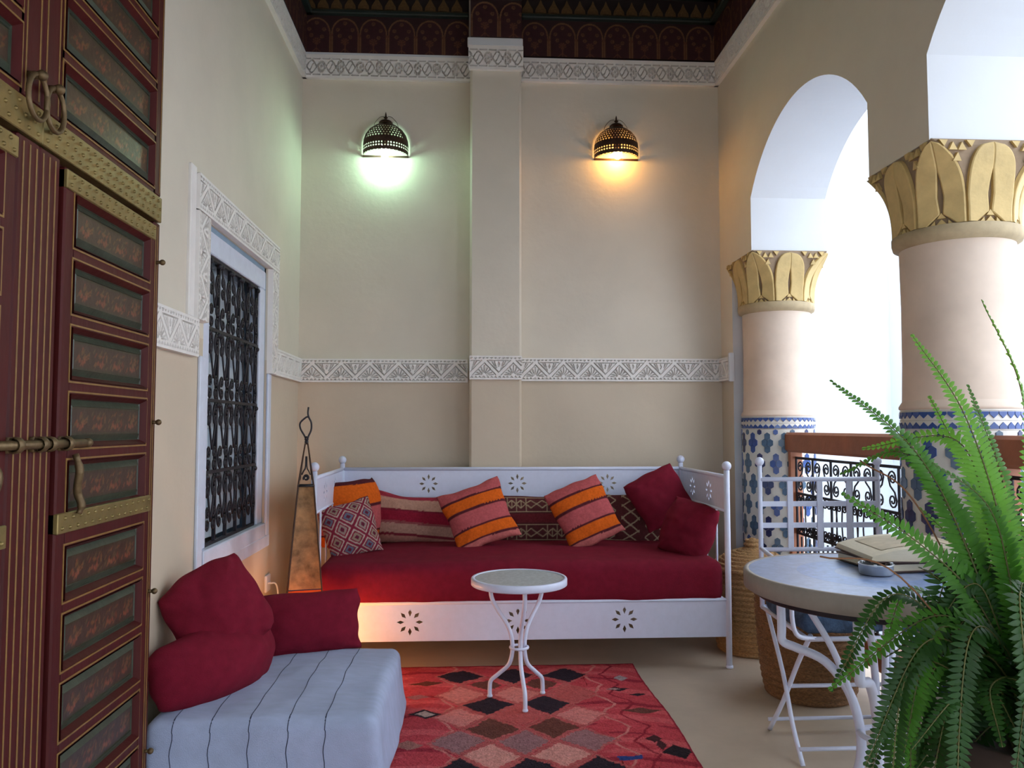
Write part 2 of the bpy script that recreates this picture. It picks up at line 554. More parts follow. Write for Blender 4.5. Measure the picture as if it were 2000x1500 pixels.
def make_capital():
    """meshes of the capital body, one lobe per kind of facet and the carved triangles"""
    body = MB()
    NT, NS = 14, 6
    for k in range(8):
        vs = []
        for i in range(NT + 1):
            for j in range(NS + 1):
                vs.append(cap_point(k, -1 + 2 * j / NS, i / NT, -0.006)[0])
        fs = [(i * (NS + 1) + j, i * (NS + 1) + j + 1, (i + 1) * (NS + 1) + j + 1, (i + 1) * (NS + 1) + j) for i in range(NT) for j in range(NS)]
        body.add(vs, fs)
    me_body = body.mesh('capital', M_stone)
    lobes = []
    tris = []
    for k in range(8):
        b = MB()
        ts = [0.02 + 0.95 * i / 30 for i in range(31)]
        for sg in (-1, 1):
            rows = []
            for t in ts:
                W = cap_point(k, 0, t, 0)[1]
                x_ = max(0.0, (t - 0.52) / 0.45)
                wo = 0.0755 * max(1 - x_ ** 2.8, 0.0) ** 0.46
                wo = min(wo, 0.975 * W)
                if t < 0.15:
                    c = 0.046 * (1 - t / 0.15) ** 0.9 + 0.0035
                elif t < 0.36:
                    c = 0.0035 + 0.006 * (t - 0.15) / 0.21
                elif t < 0.66:
                    c = 0.0095 * (1 - (t - 0.36) / 0.30) ** 0.8
                else:
                    c = 0.0
                c = min(c, wo)
                rows.append([cap_point(k, sg * q / max(W, 1e-5), t, o)[0] for q, o in ((c, -0.008), (c, 0.006), (c + min(0.004, 0.3 * (wo - c)), 0.0085), (wo - min(0.004, 0.3 * (wo - c)), 0.0085), (wo, 0.006), (wo, -0.008))])
            vs = [p for r in rows for p in r]
            fs = []
            for i in range(len(ts) - 1):
                for j in range(5):
                    q = (i * 6 + j, i * 6 + j + 1, (i + 1) * 6 + j + 1, (i + 1) * 6 + j)
                    fs.append(q if sg > 0 else q[::-1])
            b.add(vs, fs)
        lobes.append(b.mesh('lobe', M_ochre))
        tb = MB()
        def tri3(k, pts):
            q = [(cap_point(k, 0, t, 0)[1], x, t) for x, t in pts]
            top = [cap_point(k, x / max(W, 1e-5), t, 0.006)[0] for W, x, t in q]
            low = [cap_point(k, x / max(W, 1e-5), t, -0.007)[0] for W, x, t in q]
            tb.add(top + low, [(0, 1, 2), (0, 3, 4, 1), (1, 4, 5, 2), (2, 5, 3, 0)])
        # three little triangles at the foot of the slit
        tri3(k, [(-0.016, 0.02), (0.0, 0.09), (0.016, 0.02)][::-1])
        tri3(k, [(-0.034, 0.02), (-0.021, 0.075), (-0.019, 0.02)][::-1])
        tri3(k, [(0.034, 0.02), (0.021, 0.075), (0.019, 0.02)])
        tri3(k, [(-0.013, 0.10), (0.013, 0.10), (0.0, 0.17)])
        if k % 2 == 0:
            for sg in (-1, 1):
                for x, t, up in ((0.105, 0.86, 1), (0.135, 0.86, 1), (0.120, 0.73, 1), (0.075, 0.90, 1), (0.165, 0.92, 1)):
                    tri = [(sg * (x - 0.014), t), (sg * (x + 0.014), t), (sg * x, t + 0.10)]
                    if t + 0.1 > 0.99:
                        tri = [(sg * (x - 0.014), 0.985), (sg * (x + 0.014), 0.985), (sg * x, 0.90)]
                    tri3(k, tri if sg > 0 else tri[::-1])
        tris.append(tb.mesh('carved_triangles', M_ochre))
    return me_body, lobes, tris
CAPITAL = make_capital()

def hex_tile(wd, ht, th=0.003):
    """upright pointed hexagon, front at -y"""
    a, c = wd / 2, ht / 2
    p = [(-a, -c * 0.55), (0, -c), (a, -c * 0.55), (a, c * 0.55), (0, c), (-a, c * 0.55)]
    return MB().prism(p, -th, 0.004)
TILE_ME = [hex_tile(0.0285, 0.042).mesh('tile', m) for m in M_blue]
tbm = MB(); tbm.prism([(-0.0135, 0), (0.0135, 0), (0.0135, 0.008), (0, 0.021), (-0.0135, 0.008)], -0.003, 0.004)
EDGE_ME = [tbm.mesh('border_tile', m) for m in (M_blue[0], M_blue[2])]
tbd = MB(); tbd.prism([(-0.0135, 0.021), (-0.0135, 0.013), (0, 0), (0.0135, 0.013), (0.0135, 0.021)], -0.003, 0.004)
EDGE_DN = [tbd.mesh('border_tile', m) for m in (M_blue[0], M_blue[2])]
M_grout = mat('pale_joint', hexc('B9B3AA'), 0.7, 0.05, 30)

def column(y, label, seen=(-1.9, 1.2), detail=True, rows=9):
    t = thing('column', label, 'column', (1.67, y, 0), group='arcade columns')
    RB = 0.188
    base = MB().lathe([(RB + 0.012, 0), (RB + 0.012, 0.05), (RB, 0.055), (RB, 1.135), (RB - 0.002, 1.14)], 48).build('tile_base', M_glaze, t, True)
    # plaster ledge that closes the tiles
    MB().lathe([(RB - 0.004, 1.138), (RB + 0.003, 1.142), (RB + 0.003, 1.15), (RB - 0.008, 1.168), (0.178, 1.185)], 48).build('ledge', M_pink, t, True)
    MB().lathe([(0.180, 1.16), (0.176, 1.3), (0.1745, 1.5), (0.177, 1.68), (0.178, 1.72)], 48).build('shaft', M_pink, t, True)
    MB().lathe([(0.178, 1.69), (0.196, 1.70), (0.2, 1.715), (0.2, 1.737), (0.185, 1.742)], 40).build('collar', M_collar, t, True)
    cap = obj('capital', CAPITAL[0], t)
    if not detail:
        for k in range(8):
            obj('lobe', CAPITAL[1][k], cap)
        return t
    for k in range(8):
        obj('lobe', CAPITAL[1][k], cap)
        obj('carved_triangles', CAPITAL[2][k], cap)['kind'] = 'stuff'
    NCOL = 14
    rng = random.Random(int(y * 100))
    rest = MB(); rest_used = False
    def put(me, ang, z, parent):
        o = obj(me.name.split('.')[0], me, parent, (RB * math.cos(ang), RB * math.sin(ang), z), ang + PI / 2)
        return o
    mid = -PI / 2 - 0.45          # towards the room and the photographer
    def seen_from(a):
        d = (a - mid + PI) % (2 * PI) - PI
        return abs(d) < 1.62
    cnt = 0
    for r in range(rows):
        zc = 1.000 - r * 0.108
        for c in range(NCOL):
            a = 2 * PI * (c + 0.5 * (r % 2)) / NCOL
            kind = rng.choice((0, 1, 2, 1))
            if not seen_from(a):
                continue
            for dx, dz in ((0, 0.0335), (-0.0148, 0.0), (0.0148, 0.0), (0, -0.0335)):
                put(TILE_ME[kind], a + dx / RB, zc + dz, base); cnt += 1
    # top row of single small tiles and the saw-tooth border
    for c in range(NCOL):
        a = 2 * PI * (c + 0.5) / NCOL
        if seen_from(a):
            o = put(TILE_ME[(c * 7) % 3], a, 1.056, base); o.scale = (0.8, 1, 0.7)
    NE = 40
    for c in range(NE):
        a = 2 * PI * (c + 0.5) / NE
        if seen_from(a):
            put(EDGE_DN[c % 2 * 0], a, 1.110, base)
            put(EDGE_ME[c % 2 * 0], a, 1.076, base)
    # fine joints of the border, real little fillets
    jb = MB()
    for z in (1.072, 1.134, 1.103):
        jb.lathe([(RB + 0.0005, z - 0.001), (RB + 0.0014, z), (RB + 0.0005, z + 0.001)], 48)
    jb.build('joint_line', M_grout, base)
    return t
column(COLS[0], 'slender far plaster column at the corner beyond the daybed, blue tiled foot')
column(COLS[1], 'large near plaster column behind the fern, blue tiled foot', rows=9)
column(COLS[2], 'plaster arcade column to the right of the fern, out of frame', detail=False)
column(COLS[3], 'plaster arcade column behind the photographer, out of frame', detail=False)

# ------------------------------------------------------------------ balustrades between the columns
def spiral(cx, cz, r0, r1, a0, turns, n=18):
    out = []
    for i in range(n + 1):
        f = i / n
        r = r0 + (r1 - r0) * f
        a = a0 + turns * 2 * PI * f
        out.append((cx + r * math.cos(a), 0, cz + r * math.sin(a)))
    return out

def c_scroll_mesh(name, hgt, wd, r, m, n=5):
    """C-shaped bar: two curls joined by a bow, front view in x,z; bow on the left, curls opening right"""
    k = wd * 0.42
    top = spiral(0, hgt / 2 - k, k * 0.25, k, 0.5 * PI - 1.4 * 2 * PI, 1.4, 16)
    bow = [(x, 0, z) for x, z in ((-wd * 0.42, hgt * 0.22), (-wd * 0.5, 0), (-wd * 0.42, -hgt * 0.22))]
    bot = [(x, 0, -z) for x, _, z in reversed(top)]
    # top curl ends at its summit, moving left, then the bow
    path = top + [(-k * 0.75, 0, hgt / 2 - k * 0.55)] + bow + [(-k * 0.75, 0, -hgt / 2 + k * 0.55)] + bot
    return MB().tube(path, r, n).mesh(name, m, True)

BAR_W = 0.095
def s_scroll_mesh(name, hgt, wd, r, m, n=5):
    k = wd * 0.5
    top = spiral(0, hgt / 2 - k, k * 0.22, k, PI - 1.5 * 2 * PI, 1.5, 18)        # ends at the left of the upper curl
    bot = [(-x, 0, -z) for x, _, z in reversed(top)]
    path = top + [(-k * 0.55, 0, hgt * 0.08), (k * 0.55, 0, -hgt * 0.08)] + bot
    return MB().tube(path, r, n).mesh(name, m, True)
RS_S = s_scroll_mesh('scroll', 0.15, 0.06, 0.0038, M_iron)
RS_C = c_scroll_mesh('scroll', 0.185, 0.052, 0.0038, M_iron)
b = MB(); b.tube([(0, 0, 0.20), (0, 0, 0.93)], 0.006, 6)
RS_BAR = b.mesh('bar', M_iron)
b = MB(); b.tube([(0, 0, 0.20), (0, 0, 0.54)], 0.0045, 6)
for z in (0.30, 0.42):
    b.lathe([(0.0045, -0.02), (0.011, -0.01), (0.011, 0.0), (0.0045, 0.01)], 6, (0, 0, z))
RS_SHORT = b.mesh('short_bar', M_iron)
b = MB(); b.tube([(-0.048 + 0.096 * i / 10, 0, 0.54 + 0.042 * math.sin(PI * i / 10)) for i in range(11)], 0.004, 5)
RS_ARC = b.mesh('small_arch', M_iron)

def balustrade(y0, y1, label):
    """handrail and wrought iron between two columns; local x runs from the far end towards the camera"""
    L = y1 - y0
    t = thing('balustrade', label, 'railing', (1.68, y1, 0), -PI / 2, group='courtyard railings')
    MB().bbox((0, -0.05, 0.955), (L, 0.05, 1.055), 0.012).build('handrail', M_rail, t)
    MB().bbox((0, -0.035, 0.0), (0.055, 0.035, 0.96), 0.006).build('post', M_rail, t)
    MB().bbox((L - 0.055, -0.035, 0.0), (L, 0.035, 0.96), 0.006).build('post', M_rail, t)
    MB().bbox((0, -0.04, 0.10), (L, 0.04, 0.205), 0.008).build('bottom_rail', M_rail, t)
    for z in (0.925, 0.745, 0.545):
        MB().box((0.05, -0.005, z - 0.006), (L - 0.05, 0.005, z + 0.006)).build('cross_bar', M_iron, t)
    MB().box((0.05, -0.005, 0.225), (L - 0.05, 0.005, 0.237)).build('cross_bar', M_iron, t)
    n = max(3, round((L - 0.11) / BAR_W / 2) * 2)
    p = (L - 0.11) / n
    for k in range(n + 1):
        x = 0.055 + p * k
        if k % 2 == 0:
            obj('bar', RS_BAR, t, (x, 0, 0))
        else:
            obj('short_bar', RS_SHORT, t, (x, 0, 0))
        if k < n:
            o = obj('small_arch', RS_ARC, t, (x + p / 2, 0, 0)); o.scale = (p / 0.096, 1, 1)
            o = obj('short_bar', RS_SHORT, t, (x + p / 2, 0, -0.01))
            o = obj('scroll', RS_S, t, (x + p / 2, 0, 0.835)); o.scale = (1 if k % 2 else -1, 1, 1)
            o = obj('scroll', RS_C, t, (x + p * 0.27, 0, 0.645)); o.scale = (1 if k % 2 else -1, 1, 1)
            o = obj('scroll', RS_C, t, (x + p * 0.73, 0, 0.645)); o.scale = (-1 if k % 2 else 1, 1, 1)
    return t
balustrade(COLS[1] + 0.17, COLS[0] - 0.15, 'iron scroll railing with brown handrail between far and near columns')
balustrade(COLS[2] + 0.18, COLS[1] - 0.17, 'iron scroll railing half hidden by the fern, nearest the camera')

# ------------------------------------------------------------------ window with carved surround, shutters and grille
M_sashw = mat('window_white_paint', hexc('D4DCEE'), 0.5, 0.05, 20, 0.05, 60)
M_shutter = mat('shutter_paint', hexc('D2DEE8'), 0.5, 0.06, 20, 0.05, 60)
M_reveal = mat('blue_grey_reveal', hexc('86A0B6'), 0.65, 0.08, 12)
WL = WY1 - WY0
win = MB()
fz0, fz1 = WZ0 + 0.0, WZ1
# frame set back in the opening: local x along +Y, -y to the room
RVW = 0.02
for lo, hi in (((RVW, 0.006, fz0 + 0.066), (0.085, 0.055, fz1 - 0.106)), ((WL - 0.105, 0.006, fz0 + 0.066), (WL - RVW, 0.055, fz1 - 0.106)), ((RVW, 0.006, fz1 - 0.105), (WL - RVW, 0.055, fz1 - RVW)), ((RVW, -0.012, fz0), (WL - RVW, 0.055, fz0 + 0.065))):
    win.bbox(lo, hi, 0.004)
window_1 = struct(win.build('window_1', M_sashw, loc=(XL, WY0, 0), rotz=PI / 2))
rv = MB()
rv.box((0, 0.010, fz1 - 0.024), (WL, 0.3, fz1 + 0.0)); rv.box((WL - 0.024, 0.010, fz0), (WL - 0.0, 0.3, fz1)); rv.box((0.0, 0.010, fz0), (0.024, 0.3, fz1))
rv.build('reveal', M_reveal, window_1)
# lower outer casing, plain white boards down the sides
for x0, x1 in ((-0.055, 0.0), (WL, WL + 0.05)):
    MB().bbox((x0, -0.012, fz0 - 0.04), (x1, 0.0, 1.335), 0.003).build('casing', M_sashw, window_1)
MB().bbox((-0.055, -0.014, fz0 - 0.05), (WL + 0.05, 0.0, fz0 + 0.004), 0.003).build('sill', M_sashw, window_1)
# unseen board added behind the shutters to stop sun leaking through the window
MB().box((-0.05, 0.30, fz0 - 0.05), (WL + 0.05, 0.34, fz1 + 0.05)).build('sun_stop_board', M_shutter, window_1)
# shutters: two leaves of slats
for x0, x1 in ((0.075, WL / 2), (WL / 2, WL - 0.085)):
    sh = MB()
    sh.box((x0, 0.105, fz0 + 0.065), (x1, 0.12, fz1 - 0.09))
    so = sh.build('shutter', M_shutter, window_1)
    for xx in (x0, x1 - 0.05):
        MB().bbox((xx, 0.088, fz0 + 0.065), (xx + 0.05, 0.107, fz1 - 0.09), 0.003).build('stile', M_shutter, so)
    for k in range(6):
        z = fz0 + 0.065 + k * 0.22
        MB().bbox((x0 + 0.05, 0.091, z), (x1 - 0.05, 0.107, z + 0.05), 0.003).build('rail', M_shutter, so)
# carved surround
def trim_fn(U, V):
    return DF(U, V)
carved('trim_22', 3.93 - 2.765, 0.13, DF, (XL, 2.765, 1.84), PI / 2)
def rot_band(name, y_left, z0, z1):
    """upright carved strip of the surround, run along z"""
    L = z1 - z0; H = 0.125; res = 0.003
    nx = int(L / res) + 1; nz = int(H / res) + 1
    U, V = np.meshgrid(np.linspace(0, L, nx), np.linspace(0, 1, nz))
    m = DF(U, V)
    D = -(0.003 + 0.021 * m)
    D[0, :] = D[-1, :] = 0; D[:, 0] = D[:, -1] = 0
    b = gridmesh(V * H, D, U, flip=True)
    struct(b.build(name, M_stucco, loc=(XL, y_left, z0), rotz=PI / 2))
rot_band('trim_23', 2.765, 1.455, 1.84)
rot_band('trim_24', 3.802, 1.335, 1.84)
struct(MB().bbox((XL - 0.005, 2.715, 1.46), (XL + 0.012, 2.767, 1.99), 0.004).build('trim_25', M_stucco))

g = thing('window_grille', 'black wrought iron scrollwork grille over the white shuttered window', 'grille', (XL, WY0, 0), PI / 2)
gx0, gx1, gz0, gz1 = 0.092, WL - 0.112, WZ0 + 0.070, WZ1 - 0.112
GW = gx1 - gx0; NB = 5; gp = GW / NB
GY = 0.016
fr = MB()
for x in (gx0, gx1):
    fr.box((x - 0.008, GY, gz0), (x + 0.008, GY + 0.014, gz1))
for z in (gz0, gz1):
    fr.box((gx0, GY, z - 0.006), (gx1, GY + 0.014, z + 0.006))
fr.build('frame', M_iron, g)
b = MB(); b.box((-0.006, 0, 0), (0.006, 0.012, gz1 - gz0)); GB = b.mesh('bar', M_iron)
for k in range(1, NB):
    obj('bar', GB, g, (gx0 + gp * k, GY, gz0))
G_C = c_scroll_mesh('scroll', 0.085, 0.05, 0.0038, M_iron)
G_S = c_scroll_mesh('scroll', 0.062, 0.042, 0.0036, M_iron)
nt = 4
th = (gz1 - gz0) / nt
lyr = MB()
lyr.tube(smoothpath([(-gp * 0.42, 0, 0.17), (-gp * 0.3, 0, 0.12), (0, 0, 0.0)], 5), 0.0040, 5)
lyr.tube(smoothpath([(gp * 0.42, 0, 0.17), (gp * 0.3, 0, 0.12), (0, 0, 0.0)], 5), 0.0040, 5)
lyr.ball((-gp * 0.40, 0, 0.17), 0.011, 6); lyr.ball((gp * 0.40, 0, 0.17), 0.011, 6)
LYR = lyr.mesh('lyre', M_iron, True)
for i in range(nt + 1):
    zc = gz0 + th * i
    zc = min(max(zc, gz0 + 0.045), gz1 - 0.045)
    if 0 < i < nt:
        MB().box((gx0, GY - 0.004, zc - 0.006), (gx1, GY + 0.012, zc + 0.006)).build('cross_bar', M_iron, g)
    for k in range(NB):
        x = gx0 + gp * (k + 0.5)
        for sg in (-1, 1):
            if 0 < i:
                o = obj('scroll', G_C, g, (x + sg * gp * 0.26, GY - 0.002, zc - 0.052)); o.scale = (sg, 1, 1)
            if i < nt:
                o = obj('scroll', G_C, g, (x + sg * gp * 0.26, GY - 0.002, zc + 0.052)); o.scale = (-sg, 1, 1)
    if i < nt:
        for k in range(NB):
            x = gx0 + gp * (k + 0.5)
            o = obj('lyre', LYR, g, (x, GY - 0.003, gz0 + th * i + 0.085))

# ------------------------------------------------------------------ painted double door
def door_leaf(sg, name):
    """one leaf; local x runs from the seam outwards (sg = +1 far leaf, -1 near leaf), front at y=0, wall behind"""
    d = bpy.data.objects.new(name, None)
    COL.objects.link(d)
    d.location = (XL + 0.06, 1.68, 0)
    d.rotation_euler = (0, 0, PI / 2)
    struct(d)
    W, H = 0.645, 2.9
    def X(a, c):
        return (min(sg * a, sg * c), max(sg * a, sg * c))
    def bx(nm, a, c, z0, z1, y0, y1, m, par=d, bev=0.004):
        x0, x1 = X(a, c)
        return MB().bbox((x0, y0, z0), (x1, y1, z1), bev).build(nm, m, par)
    bx('backing', 0.002, W, 0.005, H, 0.026, 0.055, M_oxblood)
    bx('stile', 0.001, 0.082, 0.005, 1.672, 0.0, 0.03, M_oxblood)
    bx('stile', 0.605, W, 0.005, 1.672, 0.0, 0.03, M_oxblood)
    bx('stile', 0.001, 0.075, 1.75, H, 0.0, 0.03, M_oxblood)
    bx('stile', 0.600, W, 1.75, H, 0.0, 0.03, M_oxblood)
    # gilt lines on the stiles
    def vline(a, z0, z1, y=-0.0012):
        bx('gilt_line', a - 0.0022, a + 0.0022, z0, z1, y, 0.004, M_gold, bev=0.0006)
    for a in (0.013, 0.038, 0.062):
        vline(a, 0.02, 1.66)
    for a in (0.615, 0.628):
        vline(a, 0.02, 1.66)
    vline(0.013, 1.76, H); vline(0.064, 1.76, H); vline(0.633, 1.76, H)
    # studded brass bands
    def band(a, c, z0, z1, y, par=d):
        o = bx('brass_band', a, c, z0, z1, y, 0.028, M_brass, par, 0.002)
        st = MB()
        n = int((c - a) / 0.034)
        for r_, zf in enumerate((0.2, 0.5, 0.8) if z1 - z0 > 0.06 else (0.26, 0.74)):
            for i in range(n):
                x = sg * (a + (i + (0.5 if r_ % 2 == 0 else 0.85)) * (c - a - 0.01) / n)
                st.lathe([(0.0048, 0.0), (0.0042, 0.0025), (0.0022, 0.0042), (0.0002, 0.0048)], 6, (0, 0, 0))
                k = len(st.v) - 24
                for q in range(k, k + 24):
                    vx, vy, vz = st.v[q]
                    st.v[q] = (x + vx, y - vz, z0 + zf * (z1 - z0) + vy)
        so = st.build('studs', M_brass, o, True)
        so['kind'] = 'stuff'
        return o
    band(0.001, W, 1.675, 1.748, -0.004)
    # wicket: stiles, rails, panels
    wk0, wk1 = 0.095, 0.595
    wy = -0.006
    bx('wicket_stile', wk0, wk0 + 0.045, 0.01, 1.66, wy, 0.028, M_oxblood)
    bx('wicket_stile', wk1 - 0.035, wk1, 0.01, 1.66, wy, 0.028, M_oxblood)
    band(wk0, wk1, 1.612, 1.655, wy - 0.004)
    pan_a, pan_c = wk0 + 0.045, wk1 - 0.035
    pitch, ph = 0.151, 0.118
    def panel_mesh(wd, ht):
        """sunk moulding, green bevel; local centre, front at -y"""
        b = MB()
        rings = [(0.0, -0.004, 0), (0.010, 0.012, 0), (0.012, 0.016, 1), (0.026, 0.006, 1), (0.027, 0.010, 1)]
        R = []
        for ins, y, _ in rings:
            a, c = wd / 2 - ins, ht / 2 - ins
            R.append(b.add([(-a, y, -c), (a, y, -c), (a, y, c), (-a, y, c)], []))
        for i in range(len(rings) - 1):
            b.cm = rings[i + 1][2]
            for k in range(4):
                k2 = (k + 1) % 4
                b.f.append((R[i] + k, R[i] + k2, R[i + 1] + k2, R[i + 1] + k)); b.mi.append(b.cm)
        return b.mesh('panel', [M_oxblood, M_moss])
    def plaque_mesh(wd, ht):
        """painted plaque: dark ground, sprigs of ochre and rust flowers"""
        a, c = wd / 2 - 0.026, ht / 2 - 0.026
        nx, nz = 110, max(12, int(110 * c / a))
        U, Z = np.meshgrid(np.linspace(-a, a, nx), np.linspace(-c, c, nz))
        C = np.empty(U.shape + (3,)); C[:] = hexc('3C2A20')
        C[np.abs(Z) > c * 0.86] = hexc('36301F')
        S = 4
        for k in range(S):
            cx = -a + (k + 0.5) * 2 * a / S
            r = np.random.RandomState(k + 3)
            for q in range(16):
                px, pz = cx + r.uniform(-0.6, 0.6) * a / S * 1.3, r.uniform(-0.6, 0.55) * c
                an = r.uniform(0.3, 1.2)
                dx, dz = U - px, Z - pz
                e = (dx * math.cos(an) + dz * math.sin(an)) ** 2 / 0.0085 ** 2 + (-dx * math.sin(an) + dz * math.cos(an)) ** 2 / 0.0028 ** 2
                C[e < 1] = hexc(('5E4428', '6A3824', '54442C', '6E462C')[q % 4])
            for q in range(3):
                px, pz = cx + (q - 1) * 0.012, -0.35 * c - 0.004 * (q % 2)
                C[np.hypot(U - px, Z - pz) < 0.0055] = hexc('74402E')
        b = gridmesh(U, np.full_like(U, 0.009), Z)
        b.c = C.reshape(-1, 3)
        return b.mesh('plaque', M_plaque)
    def gilt_frame_mesh(wd, ht):
        b = MB()
        a, c, t = wd / 2 + 0.008, ht / 2 + 0.0075, 0.004
        for lo, hi in (((-a, -c), (a, -c + t)), ((-a, c - t), (a, c)), ((-a, -c + t), (-a + t, c - t)), ((a - t, -c + t), (a, c - t))):
            b.box((lo[0], -0.0015, lo[1]), (hi[0], 0.003, hi[1]))
        return b.mesh('gilt_frame', M_gold)
    def panels(a, c, zs, ht, y, width_stile):
        wd = c - a
        pm, qm, gm = panel_mesh(wd, ht), plaque_mesh(wd, ht), gilt_frame_mesh(wd, ht)
        for zc in zs:
            o = obj('panel', pm, d, (sg * (a + c) / 2, y, zc))
            obj('plaque', qm, o)
            obj('gilt_frame', gm, o)
    zs_all = []
    z = 1.549
    for k in range(11):
        zc = z - k * pitch
        if k >= 5:
            zc -= 0.038
        if zc - ph / 2 > 0.02:
            zs_all.append(zc)
    panels(pan_a, pan_c, zs_all, ph, wy, 0)
    # rails between the panels
    edges = [1.612] + [v for zc in zs_all for v in (zc + ph / 2, zc - ph / 2)] + [0.01]
    for i in range(0, len(edges), 2):
        hi_, lo_ = edges[i], edges[i + 1]
        if hi_ - lo_ > 0.002:
            bx('wicket_rail', pan_a, pan_c, lo_, hi_, wy, 0.028, M_oxblood, bev=0.001)
    band(wk0, wk1, 0.847, 0.892, wy - 0.006)
    # upper fixed panels
    zu = [1.83 + k * 0.155 for k in range(7)]
    panels(0.085, 0.59, zu, 0.122, 0.0, 0)
    edges = [1.748] + [v for zc in zu for v in (zc - 0.061, zc + 0.061)] + [H]
    for i in range(0, len(edges), 2):
        lo_, hi_ = edges[i], edges[i + 1]
        bx('rail', 0.075, 0.60, lo_, hi_, 0.0, 0.028, M_oxblood, bev=0.001)
    for a in (0.075, 0.59):
        bx('inner_stile', a, a + 0.01, 1.75, H, 0.0, 0.028, M_oxblood, bev=0.001)
    # hinge pegs
    for z in (1.555, 1.095, 0.62, 0.18):
        k = MB()
        x = sg * 0.622
        k.tube([(x, 0.005, z), (x, -0.016, z)], 0.005, 8)
        k.ball((x, -0.018, z), 0.0085, 8)
        k.build('hinge_peg', M_bronze, d, True)
    # ring knocker
    x, z = (0.016 if sg > 0 else -0.052), 1.80 - (0.0 if sg > 0 else 0.0)
    k = MB()
    ring = [(x + 0.004, -0.022 + 0.012 * math.cos(q / 24 * 2 * PI), z - 0.045 + 0.042 * math.sin(q / 24 * 2 * PI)) for q in range(24)]
    ring = [(x + 0.036 * math.sin(q / 24 * 2 * PI), -0.02, z - 0.046 + 0.046 * math.cos(q / 24 * 2 * PI)) for q in range(24)]
    k.tube(ring, 0.0055, 8, closed=True)
    kn = k.build('knocker_ring', M_bronze, d, True)
    k = MB()
    k.tube([(x, 0.0, z), (x, -0.026, z)], 0.009, 8)
    k.ball((x, -0.027, z), 0.011, 8)
    k.build('boss', M_bronze, kn, True)
    # latch hanging on the wicket
    lx = 0.155
    k = MB()
    k.tube(smoothpath([(sg * lx, -0.016, 1.02), (sg * lx, -0.026, 0.985), (sg * (lx + 0.006), -0.02, 0.95), (sg * (lx + 0.012), -0.018, 0.93), (sg * (lx + 0.018), -0.024, 0.905), (sg * (lx + 0.014), -0.02, 0.885)], 4),
           [0.007] * 3 + [0.009] * 15 + [0.006] * 3, 6)
    k.build('latch', M_bronze, d, True)
    return d
M_plaque = mat('painted_plaque', attr=True, rough=0.4, var=0.25, scale=60, bump=0.08, bscale=60)
door_1 = door_leaf(1, 'door_1')
door_2 = door_leaf(-1, 'door_2')
# sliding bolt across the two leaves
bo = thing('sliding_bolt', 'old bronze sliding bolt lying across both painted door leaves', 'bolt', (XL + 0.06, 1.68, 1.045), PI / 2)
k = MB()
k.tube([(-0.2, -0.02, 0), (0.19, -0.02, 0)], 0.0095, 10)
k.build('rod', M_bronze, bo, True)
k = MB()
k.lathe([(0.0001, 0), (0.010, 0.001), (0.011, 0.02), (0.007, 0.03), (0.0001, 0.031)], 10)
k.v = [(0.185 + z, -0.02 + x, y) for x, y, z in k.v]
k.build('rod_tip', M_bronze, bo, True)
for x in (-0.09, 0.0, 0.035, 0.105):
    k = MB()
    k.lathe([(0.0135, -0.009), (0.0165, -0.006), (0.0165, 0.006), (0.0135, 0.009), (0.0095, 0.009)], 12)
    k.v = [(x + z, -0.02 + a, c) for a, c, z in k.v]
    k.bbox((x - 0.008, -0.012, -0.016), (x + 0.008, 0.002, 0.016), 0.002)
    k.build('keeper', M_bronze, bo, True)

# ------------------------------------------------------------------ daybed
BX0, BX1, BY0, BY1 = -0.68, 1.175, 3.55, 4.33
bed = thing('daybed', 'white iron daybed with star cut panels and ball topped posts', 'daybed', (0, 0, 0))
def star_panel(L, H, centres, cz, R=0.056, th=0.006):
    """sheet with stars of eight pierced lozenges; local x along, z up, front at y=0"""
    bm = bmesh.new()
    E = []
    def loop(pts):
        vs = [bm.verts.new((x, 0, z)) for x, z in pts]
        for i in range(len(vs)):
            E.append(bm.edges.new((vs[i], vs[(i + 1) % len(vs)])))
    loop([(0, 0), (L, 0), (L, H), (0, H)])
    for cx in centres:
        for k in range(8):
            a = k * PI / 4
            rd = Vector((math.cos(a), math.sin(a))); tn = Vector((-math.sin(a), math.cos(a)))
            c = Vector((cx, cz)) + rd * R * 0.74
            l1, l2 = R * 0.30, R * 0.145
            loop([tuple(c + rd * l1), tuple(c + tn * l2), tuple(c - rd * l1), tuple(c - tn * l2)])
    bmesh.ops.triangle_fill(bm, edges=E, use_beauty=True, normal=(0, -1, 0))
    r = bmesh.ops.extrude_face_region(bm, geom=bm.faces[:])
    for v in [e for e in r['geom'] if isinstance(e, bmesh.types.BMVert)]:
        v.co.y += th
    bmesh.ops.recalc_face_normals(bm, faces=bm.faces[:])
    me = bpy.data.meshes.new('panel')
    bm.to_mesh(me); bm.free()
    me.materials.append(M_paint)
    return me
STX = [-0.255, 0.222, 0.70]
obj('front_panel', star_panel(BX1 - BX0 - 0.02, 0.162, [x - BX0 - 0.01 for x in STX], 0.083), bed, (BX0 + 0.01, BY0 - 0.003, 0.14))
obj('back_panel', star_panel(BX1 - BX0 - 0.02, 0.150, [x - BX0 - 0.01 for x in (-0.215, 0.268, 0.765)], 0.075, 0.05), bed, (BX0 + 0.01, BY1 - 0.003, 0.70))
SL = BY1 - BY0 - 0.02
obj('side_panel', star_panel(SL, 0.150, [SL * 0.33, SL * 0.7], 0.075, 0.05), bed, (BX1 + 0.003, BY0 + 0.01, 0.70), PI / 2)
obj('side_panel', star_panel(SL, 0.150, [SL * 0.33, SL * 0.7], 0.075, 0.05), bed, (BX0 + 0.003, BY0 + 0.01, 0.70), PI / 2)
